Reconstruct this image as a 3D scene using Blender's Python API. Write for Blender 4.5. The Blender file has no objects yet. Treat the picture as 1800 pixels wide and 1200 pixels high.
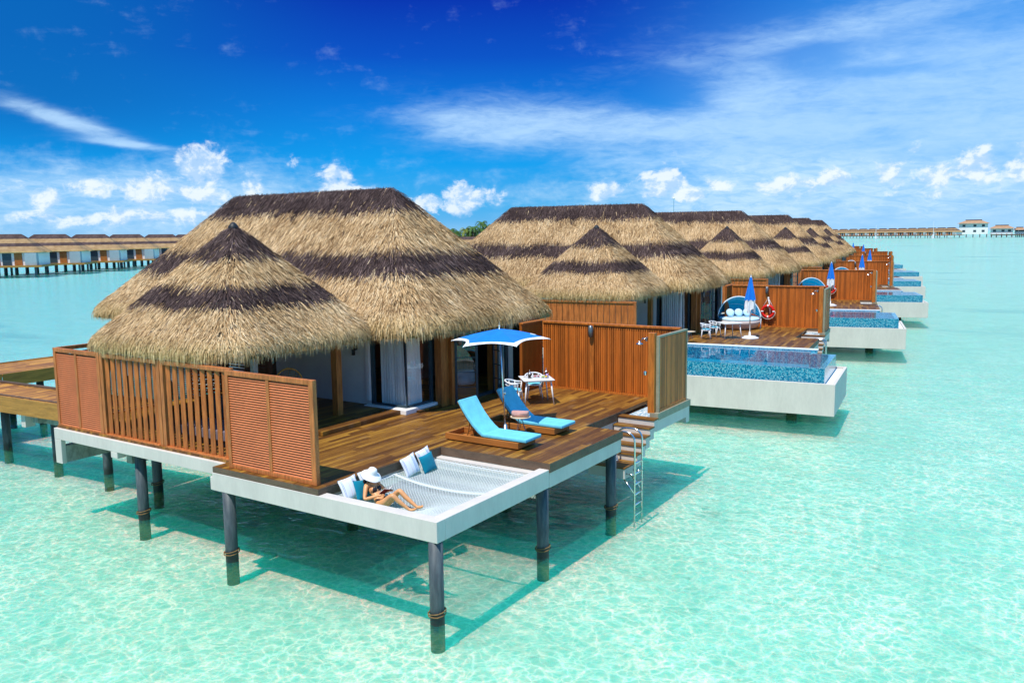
import bpy, bmesh, math, random
import numpy as np
from mathutils import Vector, Matrix
sin, cos, pi, R = math.sin, math.cos, math.pi, math.radians
random.seed(7); rng = np.random.default_rng(7)
S = bpy.context.scene
COL = S.collection

# ------------------------------------------------------------------ camera
F, PITCH, YAW, ROLL = 1468.24, 0.12574, 0.58046, -0.01271
CAM = Vector((9.005, -11.2138, 7.0))
cf = Vector((-sin(YAW)*cos(PITCH), cos(YAW)*cos(PITCH), -sin(PITCH)))
rt = Vector((cos(YAW), sin(YAW), 0)); upv = rt.cross(cf)
r2 = rt*cos(ROLL)+upv*sin(ROLL); u2 = -rt*sin(ROLL)+upv*cos(ROLL)
cd = bpy.data.cameras.new('camera'); cam = bpy.data.objects.new('camera', cd); COL.objects.link(cam)
M = Matrix((r2, u2, -cf)).transposed().to_4x4(); M.translation = CAM; cam.matrix_world = M
cd.sensor_width = 36; cd.lens = F/1800*36; cd.clip_start = .1; cd.clip_end = 30000
S.camera = cam
S.view_settings.view_transform = 'Standard'; S.view_settings.look = 'None'
S.view_settings.exposure = 0.22; S.view_settings.gamma = 1
S.cycles.max_bounces = 6; S.cycles.diffuse_bounces = 3; S.cycles.glossy_bounces = 3
S.cycles.transparent_max_bounces = 12; S.cycles.transmission_bounces = 4
S.cycles.caustics_reflective = False; S.cycles.caustics_refractive = False
S.cycles.use_denoising = True; S.cycles.sample_clamp_indirect = 4

# ------------------------------------------------------------------ node helper
class N:
    def __init__(s, nt): s.t = nt; s.n = nt.nodes; s.l = nt.links
    def new(s, typ, **kw):
        o = s.n.new(typ)
        for k, v in kw.items(): setattr(o, k, v)
        return o
    def put(s, inp, v):
        if isinstance(v, E): s.l.new(v.o, inp)
        elif isinstance(v, bpy.types.NodeSocket): s.l.new(v, inp)
        else: inp.default_value = v
    def math(s, op, a, b=None, c=None, clamp=False):
        o = s.new('ShaderNodeMath', operation=op, use_clamp=clamp); s.put(o.inputs[0], a)
        if b is not None: s.put(o.inputs[1], b)
        if c is not None: s.put(o.inputs[2], c)
        return E(s, o.outputs[0])
    def smooth(s, x, a, b, lo=0., hi=1.):
        o = s.new('ShaderNodeMapRange', interpolation_type='SMOOTHSTEP')
        s.put(o.inputs['Value'], x); s.put(o.inputs['From Min'], a); s.put(o.inputs['From Max'], b)
        s.put(o.inputs['To Min'], lo); s.put(o.inputs['To Max'], hi); return E(s, o.outputs[0])
    def mix(s, f, a, b, mode='MIX'):
        o = s.new('ShaderNodeMix', data_type='RGBA', blend_type=mode)
        s.put(o.inputs[0], f); s.put(o.inputs[6], c4(a)); s.put(o.inputs[7], c4(b)); return E(s, o.outputs[2])
    def noise(s, vec, scale, detail=2., rough=.5, dist=0., out=0):
        o = s.new('ShaderNodeTexNoise'); s.put(o.inputs['Vector'], vec); o.inputs['Scale'].default_value = scale
        o.inputs['Detail'].default_value = detail; o.inputs['Roughness'].default_value = rough; o.inputs['Distortion'].default_value = dist
        return E(s, o.outputs[out])
    def voro(s, vec, scale, feature='DISTANCE_TO_EDGE'):
        o = s.new('ShaderNodeTexVoronoi', feature=feature); s.put(o.inputs['Vector'], vec); o.inputs['Scale'].default_value = scale
        return E(s, o.outputs[0])
    def white(s, vec, out=1):
        o = s.new('ShaderNodeTexWhiteNoise', noise_dimensions='3D'); s.put(o.inputs['Vector'], vec); return E(s, o.outputs['Color' if out else 'Value'])
    def xyz(s, v):
        o = s.new('ShaderNodeSeparateXYZ'); s.put(o.inputs[0], v); return [E(s, q) for q in o.outputs]
    def comb(s, x, y, z=0.):
        o = s.new('ShaderNodeCombineXYZ'); s.put(o.inputs[0], x); s.put(o.inputs[1], y); s.put(o.inputs[2], z); return E(s, o.outputs[0])
    def vm(s, op, a, b=None, sc=None):
        o = s.new('ShaderNodeVectorMath', operation=op); s.put(o.inputs[0], a)
        if b is not None: s.put(o.inputs[1], b)
        if sc is not None: s.put(o.inputs['Scale'], sc)
        return E(s, o.outputs['Value'] if op in ('DOT_PRODUCT', 'LENGTH') else o.outputs[0])
    def bump(s, h, strength, dist=.02):
        o = s.new('ShaderNodeBump'); s.put(o.inputs['Height'], h); o.inputs['Strength'].default_value = strength; o.inputs['Distance'].default_value = dist
        return E(s, o.outputs[0])
    def front(s): return 1.-E(s, s.new('ShaderNodeNewGeometry').outputs['Backfacing'])
    def tex(s, k): return E(s, s.new('ShaderNodeTexCoord').outputs[k])
    def pos(s): return E(s, s.new('ShaderNodeNewGeometry').outputs['Position'])
    def ramp(s, x, stops, interp='LINEAR'):
        o = s.new('ShaderNodeValToRGB'); cr = o.color_ramp; cr.interpolation = interp
        while len(cr.elements) < len(stops): cr.elements.new(.5)
        for e, (p, c) in zip(cr.elements, stops): e.position = p; e.color = c4(c)
        s.put(o.inputs[0], x); return E(s, o.outputs[0])
def c4(c):
    if isinstance(c, (tuple, list)): return tuple(c)[:3]+(1.,)
    return c
class E:
    def __init__(s, n, o): s.n_ = n; s.o = o
    def __add__(s, b): return s.n_.math('ADD', s, b)
    __radd__ = __add__
    def __sub__(s, b): return s.n_.math('SUBTRACT', s, b)
    def __rsub__(s, b): return s.n_.math('SUBTRACT', b, s)
    def __mul__(s, b): return s.n_.math('MULTIPLY', s, b)
    __rmul__ = __mul__
    def __truediv__(s, b): return s.n_.math('DIVIDE', s, b)
    def __pow__(s, b): return s.n_.math('POWER', s, b)
    def floor(s): return s.n_.math('FLOOR', s)
    def fract(s): return s.n_.math('FRACT', s)
    def abs(s): return s.n_.math('ABSOLUTE', s)
    def max(s, b): return s.n_.math('MAXIMUM', s, b)
    def min(s, b): return s.n_.math('MINIMUM', s, b)
    def clamp(s): return s.n_.math('MULTIPLY', s, 1., clamp=True)

# ------------------------------------------------------------------ sun + sky
SD = Vector((.01, -.49, 1)).normalized()          # towards the sun
sl = bpy.data.lights.new('sun', 'SUN'); sl.energy = 4.3; sl.angle = R(.55); sl.color = (1, .955, .88)
so = bpy.data.objects.new('sun', sl); COL.objects.link(so); so.rotation_euler = SD.to_track_quat('Z', 'Y').to_euler(); so.location = (0, 0, 60)
W = bpy.data.worlds.new('World'); S.world = W; W.use_nodes = True
wn = N(W.node_tree); wn.n.clear()
sky = wn.new('ShaderNodeTexSky', sky_type='NISHITA'); sky.sun_disc = False
sky.sun_elevation = math.asin(SD.z); sky.sun_rotation = math.atan2(SD.x, SD.y) % (2*pi)
sky.altitude = 0; sky.air_density = 1; sky.dust_density = .4; sky.ozone_density = 2
D = wn.tex('Generated')
dx = wn.vm('DOT_PRODUCT', D, tuple(rt)); dy = wn.vm('DOT_PRODUCT', D, (-sin(YAW), cos(YAW), 0)); dz = wn.xyz(D)[2]
az = wn.math('ARCTAN2', dx, dy)*57.2958; el = wn.math('ARCSINE', dz)*57.2958
grad = wn.ramp((el/40.).clamp(), [(0, (.16, .44, .76)), (.05, (.05, .38, .76)), (.12, (.0, .30, .76)), (.2, (.0, .19, .66)), (.29, (.0, .075, .50)), (.38, (.0, .028, .38)), (.6, (.04, .18, .50)), (1, (.16, .36, .62))])
# slight azimuth change: darkest above the middle, lighter towards the right
lift = wn.smooth(az, 2., 30.)
grad = wn.mix(lift*.6, grad, (.03, .37, .93))
grad = wn.mix(wn.smooth(az, -8., -30.)*wn.smooth(el, 3., 9.)*.8, grad, (.0, .13, .44))
base = wn.mix(.985, wn.mix(1., sky.outputs[0], (.1, .1, .1), 'MULTIPLY'), grad)
def gauss(a0, e0, sa, se, rot=0.):
    a = az-a0; e = el-e0
    if rot:
        c, s_ = cos(R(rot)), sin(R(rot)); a, e = a*c+e*s_, e*c-a*s_
    q = (a/sa)**2.+(e/se)**2.
    return wn.math('EXPONENT', q*-1.)
def powabs(x, p): return wn.math('POWER', x.abs(), p)
E.__pow__ = lambda s, b: s.n_.math('POWER', s.abs(), b)
# thin high cloud
ps = wn.comb(az/16., (el-az*.03)/3.2, 0.)
n1 = wn.noise(ps, 1.6, 7., .62, .5)
pf = wn.comb((az-el*1.5)/5., (el+az*.12)/1.6, 3.)
n2 = wn.noise(pf, 1.4, 6., .6, .8)
band = (wn.smooth(az, -11.5, -2.)*wn.math('EXPONENT', ((el-7.3+az*.03)/1.9)**2.*-1.)*1.2)
veil = (wn.smooth(az, 1., 17.)*wn.smooth(el, 16., 8.)*1.1).max(gauss(20., 12., 14., 1.6, 8)*.95)
low = wn.smooth(az, -3., 9.)*wn.math('EXPONENT', ((el-5.2)/2.2)**2.*-1.)*.95
hole = gauss(19.3, 10.6, 2.0, .8)+gauss(10.5, 9.0, 2.6, 1.2)*.7+gauss(23.5, 9.6, 4., .35)*.6
wisp = gauss(-27.2, 7.0, 5.0, .62, -18)*1.25+gauss(-24., 5.8, 3.6, .22, -4)*.7+gauss(-8.5, 8.2, 5, .8, 4)*.35
mask = (band.max(veil).max(low)-hole).max(wisp)
n3 = wn.noise(wn.comb((az+el*2.)/1.9, (el-az*.1)/.55, 8.), 1.2, 5., .65, .6)
cden = wn.smooth(n1*.62+n2*.5+n3*.42+mask*.46-.83, -.06, .66)*mask.clamp()
cir = wn.mix((cden*.80).clamp(), base, (.46, .69, .94))
cir = wn.mix(wn.smooth(az, 6., 24.)*wn.smooth(el, 15., 9.)*.38, cir, (.30, .56, .92))
# cumulus along the horizon
pu = wn.comb(az/2.6, el/2.0, 1.7)
m1 = wn.noise(pu, 1.5, 8., .62, .25)
m1b = wn.noise(wn.comb((az-.35)/2.6, (el+.45)/2.0, 1.7), 1.5, 8., .62, .25)
cm = None
for a0, e0, sa, se, k in [(-31.3, 3.0, 2.0, 1.1, 1), (-28.6, 2.5, 1.5, .9, .9), (-26.4, 3.3, 1.7, 1.1, 1), (-23., 3.2, 2.4, 1.3, 1.05), (-19.7, 4.4, 1.7, 1.7, 1.2), (-20.5, 2.9, 3.2, .9, 1), (-16.9, 3.3, 1.6, .9, .95), (-24, 1.5, 9., .8, .85),
        (-11.4, 4.0, 1.9, 1.1, 1.15), (-11., 3.2, 3., .6, .9), (-14.2, 4.9, .7, .9, .75), (-5.4, 2.3, 1.8, .8, 1), (-3.4, 2.4, 1.9, 1.3, 1.15), (-1., 2.7, 1., .8, .8), (6.6, 2.9, 1.7, .8, 1), (10.6, 3.6, 1.7, 1.3, 1.2), (13.8, 3.2, 1.4, .9, 1), (11.6, 2.6, 4.5, .6, .9),
        (17.4, 3.1, 2.2, .8, .85), (20.6, 3.2, 1.9, .9, .95), (24.3, 3.6, 1.7, 1.2, 1.1), (26.7, 3.3, 1.4, 1.1, 1), (28.7, 3.7, 1.6, 1.3, 1.1), (31.4, 3.6, 1.7, 1.4, 1.1), (25.3, 4.8, 1., .6, .8), (26., 2.2, 8., .5, .65)]:
    g = gauss(a0, e0, sa, se)*k
    cm = g if cm is None else cm.max(g)
kd = wn.smooth(m1*1.9+cm.min(1.)*.78-1.36, -.04, .34)*wn.smooth(cm, .08, .35)
bank = wn.smooth(n1*.5+m1*.5+(gauss(-24, 2.4, 14., 2.3).max(gauss(20, 2.6, 18., 2.0)*.9))*.6-.6, -.06, .34)
cir = wn.mix(bank*.62, cir, wn.mix(wn.smooth(n3, .35, .65), (.34, .60, .88), (.56, .76, .94)))
lit = wn.smooth(m1-m1b, -.07, .10)
cumc = wn.mix(lit, (.44, .63, .87), (.82, .88, .95))
allc = wn.mix((kd*.82).clamp(), cir, cumc)
# pale band right above the sea
allc = wn.mix(wn.smooth(el, 1.3, -.1)*.5, allc, (.33, .60, .88))
allc = wn.mix(wn.smooth(el, -.05, -.4), allc, (.20, .50, .55))
bg = wn.new('ShaderNodeBackground'); bg.inputs['Strength'].default_value = .1
wn.put(bg.inputs['Color'], wn.vm('SCALE', allc, sc=10.))
wn.l.new(bg.outputs[0], wn.new('ShaderNodeOutputWorld').inputs[0])
W.cycles.sampling_method = 'MANUAL'; W.cycles.sample_map_resolution = 512

# ------------------------------------------------------------------ materials
def mat(name, fn=None, col=(.5, .5, .5), rough=.6, spec=.4, metal=0., **kw):
    m = bpy.data.materials.new(name); m.use_nodes = True; nt = m.node_tree; n = N(nt)
    b = nt.nodes['Principled BSDF']; b.inputs['Base Color'].default_value = c4(col); b.inputs['Roughness'].default_value = rough
    b.inputs['Specular IOR Level'].default_value = spec; b.inputs['Metallic'].default_value = metal
    for k, v in kw.items(): b.inputs[k.replace('_', ' ')].default_value = v
    if fn: fn(n, b)
    return m
def mottled(c, var=.12, scale=3., rough=.6, bump=.0, bs=60., spec=.4, streak=None, metal=0.):
    def fn(n, b):
        p = n.tex('Object'); q = p
        if streak: q = n.vm('MULTIPLY', p, streak)
        a = n.noise(q, scale, 5., .6); d = n.noise(q, scale*7, 3., .6)
        f = (a*.65+d*.35-.5)*2.
        lo = tuple(x*(1-var) for x in c); hi = tuple(min(1, x*(1+var)) for x in c)
        n.put(b.inputs['Base Color'], n.mix(n.smooth(f, -.45, .45), lo, hi))
        if bump: n.put(b.inputs['Normal'], n.bump(n.noise(p, bs, 3.), bump, .01))
    return mat('m', fn, rough=rough, spec=spec, metal=metal)
def deckwood(n, b, along='y', W_=.14, gain=1.):
    p = n.tex('Object'); x, y, z = n.xyz(p)
    if along == 'x': x, y = y, x
    i = (x/W_).floor(); fx = (x/W_).fract()
    off = n.white(n.comb(i, 0., 3.), 0)
    yy = y/2.1+off*7.; j = yy.floor(); fy = yy.fract()
    rnd = n.white(n.comb(i, j, 1.), 0)
    gr = n.noise(n.comb(x*16., y*1.1+rnd*9., 0.), 1.6, 5., .65)
    bl = n.noise(n.comb(x*.9, y*.45, 5.), 1.6, 3.)
    v = rnd*.5+(gr-.5)*.85+.27+(bl-.5)*.6-.05
    c = n.ramp(v.clamp(), [(0, (.05, .016, .003)), (.25, (.105, .038, .006)), (.5, (.205, .086, .012)), (.72, (.34, .165, .022)), (1, (.50, .28, .05))])
    if gain != 1: c = n.mix(1., c, (gain, gain, gain), 'MULTIPLY')
    wea = n.smooth(n.noise(n.comb(x*2.2, y*.8, 9.), 1.5, 4.), .58, .74)
    c = n.mix(wea*.3, c, (.30, .21, .13))
    gap = n.smooth((fx-.5).abs(), .455, .49)+n.smooth((fy-.5).abs(), .4965, .4995)
    c = n.mix(gap.clamp()*.85, c, (.015, .006, .002))
    n.put(b.inputs['Base Color'], c); n.put(b.inputs['Normal'], n.bump(gr*.35-gap*1., .35, .01)); b.inputs['Roughness'].default_value = .5
def screenwood(c, pitch=None, axis=0):
    def fn(n, b):
        p = n.tex('Object'); x, y, z = n.xyz(p)
        s = (x, y, z)[axis]
        if pitch:
            i = (s/pitch).floor(); rnd = n.white(n.comb(i, 2., 0.), 0); g = n.noise(n.comb(s*9., z*.8, i), 2., 4., .6); v = rnd*.45+g*.55
        else:
            g = n.noise(n.vm('MULTIPLY', p, (9., 9., 1.1)), 2., 4., .6); v = g
        lo = tuple(q*.62 for q in c); hi = tuple(min(1, q*1.32) for q in c)
        big = n.noise(n.vm('MULTIPLY', p, (1., 1., .6)), 1.1, 4., .6)
        n.put(b.inputs['Base Color'], n.mix(n.smooth(v+(big-.5)*.5, .25, .8), lo, hi))
        b.inputs['Roughness'].default_value = .5
    return mat('m', fn)
def thatch(nm, blades=True):
    def fn(n, b):
        if blades:
            at = n.new('ShaderNodeAttribute', attribute_name='band'); a = n.new('ShaderNodeAttribute', attribute_name='hem')
            rnd = E(n, n.new('ShaderNodeNewGeometry').outputs['Random Per Island'])
            bd = E(n, at.outputs['Fac']); hem = E(n, a.outputs['Fac'])
        else:
            at = n.new('ShaderNodeAttribute', attribute_name='tt'); t = E(n, at.outputs['Fac'])
            a2 = n.new('ShaderNodeAttribute', attribute_name='bands')
            rnd = n.noise(n.tex('Object'), 9., 5., .8)
            t2 = t+(n.noise(n.tex('Object'), 3., 3.)-.5)*.03
            b1, b2, b3 = n.xyz(E(n, a2.outputs['Vector']))
            bd = n.smooth(t2-b1, .006, -.006).max(n.smooth(t2-b2, -.006, .006)*n.smooth(t2-b3, .006, -.006)); hem = n.smooth(t, .9, 1.)
        pp = n.tex('Object'); pat = n.noise(pp, .9, 4., .6)
        r_ = (rnd*.8+(pat-.5)*.9+.1).clamp()
        lt = n.ramp(r_, [(0, (.15, .08, .035)), (.22, (.44, .265, .115)), (.58, (.71, .48, .245)), (1, (.92, .72, .45))])
        dk = n.ramp(r_, [(0, (.018, .010, .010)), (.45, (.062, .037, .034)), (.8, (.13, .085, .078)), (1, (.30, .21, .19))])
        ol = n.ramp(r_, [(0, (.20, .135, .035)), (.5, (.46, .33, .12)), (1, (.66, .50, .23))])
        if not blades: lt = n.mix(1., lt, (.55, .52, .50), 'MULTIPLY')  # self-shadow of the strands put into the smooth body's colour
        c = n.mix(hem*.62, lt, ol); c = n.mix(bd, c, dk)
        n.put(b.inputs['Base Color'], c); b.inputs['Roughness'].default_value = .75; b.inputs['Specular IOR Level'].default_value = .2
        if not blades: n.put(b.inputs['Normal'], n.bump(n.noise(n.tex('Object'), 14., 6., .8), .9, .08))
    return mat(nm, fn)
m_deck = mat('deck boards', lambda n, b: deckwood(n, b)); m_deckw = mat('walkway boards', lambda n, b: deckwood(n, b, 'y', .14, 2.1)); m_deckx = mat('deck boards x', lambda n, b: deckwood(n, b, 'x'))
m_fascia = mottled((.13, .085, .055), .35, 2.5, .6, .2, 30, streak=(1, 1, 3))
m_jet = mottled((.42, .20, .04), .35, 1.2, .55, .2, 30, streak=(1, 1, 9))
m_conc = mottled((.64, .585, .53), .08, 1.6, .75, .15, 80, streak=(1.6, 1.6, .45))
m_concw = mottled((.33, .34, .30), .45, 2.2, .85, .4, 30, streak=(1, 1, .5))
m_white = mottled((.84, .83, .82), .04, 2., .6, .05, 60)
m_pile0 = mottled((.085, .105, .12), .3, 2., .6, .2, 30, streak=(2, 2, .5))
def pilefn(n, b):
    x, y, z = n.xyz(n.pos()); g = n.noise(n.vm('MULTIPLY', n.tex('Object'), (6., 6., 1.)), 2., 5., .65)
    c = n.mix(n.smooth(g, .35, .7), (.045, .06, .07), (.10, .12, .13))
    wet = n.smooth(z+(g-.5)*.25, .32, .12); c = n.mix(wet, c, (.02, .026, .03))
    alg = n.smooth(z+(g-.5)*.5, .02, -.2); c = n.mix(alg*.9, c, (.16, .17, .05))
    n.put(b.inputs['Base Color'], c); b.inputs['Roughness'].default_value = .55; n.put(b.inputs['Normal'], n.bump(g, .4, .01))
m_pile = mat('pile', pilefn)
m_rope0 = mottled((.22, .13, .05), .5, 20., .9)
m_louv = mottled((.60, .185, .068), .15, 1.2); m_lframe = screenwood((.50, .16, .042)); m_slat = screenwood((.48, .14, .03))
m_fence = screenwood((.50, .138, .018), .075, 0); m_fencey = screenwood((.66, .19, .045), .075, 1); m_fpost = screenwood((.52, .155, .022))
m_pill = screenwood((.40, .15, .03)); m_dwood = screenwood((.10, .03, .012)); m_trim = mottled((.30, .28, .20), .2, 3.)
m_dark = mottled((.012, .015, .018), .3, 3., .5); m_metal = mottled((.16, .18, .19), .2, 4., .35, metal=.6)
m_steel = mat('steel', col=(.75, .76, .76), rough=.22, metal=1.)
m_wpaint = mottled((.82, .81, .82), .03, 6., .35, spec=.5)
m_thB = thatch('thatch blades', True); m_thS = thatch('thatch body', False)
def fabric(c, sc=120., var=.1):
    def fn(n, b):
        p = n.tex('Object'); a = n.noise(p, 5., 4.); w = n.noise(p, sc, 2.)
        n.put(b.inputs['Base Color'], n.mix(n.smooth(a*.6+w*.4, .3, .7), tuple(q*(1-var) for q in c), tuple(min(1, q*(1+var)) for q in c)))
        n.put(b.inputs['Normal'], n.bump(w*.3+n.noise(p, 7., 3., .5, .6)*3., .28, .012)); b.inputs['Roughness'].default_value = .9; b.inputs['Specular IOR Level'].default_value = .15
        b.inputs['Sheen Weight'].default_value = .15
    return mat('m', fn)
m_cush = fabric((.16, .60, .78)); m_cushd = fabric((.02, .30, .43)); m_teal = fabric((.0, .20, .30)); m_pale = fabric((.55, .78, .92)); m_pink = fabric((.60, .31, .27))
m_ublue = fabric((.005, .19, .72)); m_uwhite = fabric((.86, .86, .88)); m_bedblue = fabric((.0, .46, .76)); m_bedrim = fabric((.72, .85, .92)); m_bedbase = mottled((.62, .53, .50), .1, 30., .8)
m_towel = fabric((.62, .33, .28), 200., .2); m_hat = fabric((.9, .89, .87), 200, .04)
def stripefn(n, b):
    x, y, z = n.xyz(n.tex('Object')); f = n.new('ShaderNodeAttribute', attribute_name='su'); u = E(n, f.outputs['Fac'])
    def line(c, w): return n.smooth((u-c).abs(), w, w*.6)
    bl = line(.08, .012).max(line(.13, .012)).max(line(.66, .010)).max(line(.71, .010)).max(line(.76, .010)).max(line(.9, .015))
    wide = line(.69, .09)*.35; pk = line(.42, .03)*.35
    c = n.mix(wide, (.84, .86, .9), (.45, .62, .85)); c = n.mix(pk, c, (.85, .5, .48)); c = n.mix(bl*.85, c, (.05, .16, .48))
    n.put(b.inputs['Base Color'], c); b.inputs['Roughness'].default_value = .9
m_stripe = mat('striped linen', stripefn)
m_rope = mottled((.60, .64, .65), .1, 30., .8)
m_teak = mottled((.40, .145, .03), .35, 2.5, .5, .2, 40, streak=(.5, 3, 9)); m_ltop = mottled((.66, .52, .36), .12, 6., .5)
def glassfn(n, b):
    b.inputs['Base Color'].default_value = (.02, .05, .06, 1); b.inputs['Roughness'].default_value = .03; b.inputs['Specular IOR Level'].default_value = .7
    tr = n.new('ShaderNodeBsdfTransparent'); tr.inputs[0].default_value = (.985, .99, .99, 1)
    lw = n.new('ShaderNodeFresnel'); lw.inputs[0].default_value = 1.5
    gl = n.new('ShaderNodeBsdfGlossy'); gl.inputs['Roughness'].default_value = .01; gl.inputs['Color'].default_value = (.9, .95, 1, 1)
    mx = n.new('ShaderNodeMixShader'); n.put(mx.inputs[0], ((E(n, lw.outputs[0])*1.3+.02)*n.front()).clamp()); n.l.new(tr.outputs[0], mx.inputs[1]); n.l.new(gl.outputs[0], mx.inputs[2])
    n.l.new(mx.outputs[0], n.n['Material Output'].inputs[0])
m_glass = mat('window glass', glassfn)
m_curt = mottled((.82, .9, .9), .04, 3., .9)
m_frame = mottled((.03, .06, .08), .2, 3., .4)
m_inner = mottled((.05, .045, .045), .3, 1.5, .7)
def tilefn(n, b):
    p = n.vm('SCALE', n.tex('Object'), sc=1/.038); x, y, z = n.xyz(n.vm('ADD', p, (.37, .31, .23)))
    r_ = n.white(n.comb(x.floor(), y.floor(), z.floor()), 0)
    c = n.ramp(r_, [(0, (.0, .14, .26)), (.25, (.01, .22, .36)), (.5, (.05, .33, .47)), (.72, (.14, .44, .54)), (.86, (.20, .42, .50)), (1, (.42, .60, .66))], 'CONSTANT')
    n.put(b.inputs['Base Color'], c); b.inputs['Roughness'].default_value = .15
m_tile = mat('mosaic tiles', tilefn)
m_tilep = mat('pale mosaic', lambda n, b: (n.put(b.inputs['Base Color'], n.ramp(n.white(n.vm('FLOOR', n.vm('SCALE', n.vm('ADD', n.tex('Object'), (.011, .013, .017)), sc=1/.05)), 0), [(0, (.25, .42, .55)), (.5, (.5, .62, .68)), (.8, (.75, .78, .78))], 'CONSTANT'))))
m_gravel = mottled((.82, .81, .78), .25, 40., .9, .6, 60)
def poolw(n, b):
    tr = n.new('ShaderNodeBsdfTransparent'); tr.inputs[0].default_value = (.5, .9, .98, 1)
    gl = n.new('ShaderNodeBsdfGlossy'); gl.inputs['Roughness'].default_value = .02; n.put(gl.inputs['Normal'], n.bump(n.noise(n.pos(), 2.2, 2.), .12, .04))
    fr = n.new('ShaderNodeFresnel'); fr.inputs[0].default_value = 1.33
    mx = n.new('ShaderNodeMixShader'); n.put(mx.inputs[0], E(n, fr.outputs[0])*n.front()); n.l.new(tr.outputs[0], mx.inputs[1]); n.l.new(gl.outputs[0], mx.inputs[2])
    n.l.new(mx.outputs[0], n.n['Material Output'].inputs[0])
m_poolw = mat('pool water', poolw)
m_skin = mat('skin', lambda n, b: n.put(b.inputs['Base Color'], n.mix(n.noise(n.tex('Object'), 12., 3.), (.66, .28, .10), (.82, .42, .19))), rough=.42)
m_hair = mat('hair', col=(.03, .015, .008), rough=.5); m_bikini = mat('bikini', col=(.012, .012, .018), rough=.6); m_lip = mat('lip', col=(.45, .1, .08), rough=.4)
m_book = mat('book cover', col=(.16, .01, .015), rough=.5); m_paper = mat('paper', col=(.8, .76, .68), rough=.8)
m_wick = mottled((.50, .27, .05), .45, 20., .7, .5, 60); m_red = mat('buoy red', col=(.72, .015, .01), rough=.4)
m_gold = screenwood((.50, .29, .02))
m_leaf = mottled((.06, .14, .02), .6, .6, .7); m_leafy = mottled((.17, .22, .03), .5, .8, .7); m_trunk = mottled((.16, .11, .07), .3, 2., .9)
m_dirt = mottled((.55, .5, .4), .2, .1)
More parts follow.
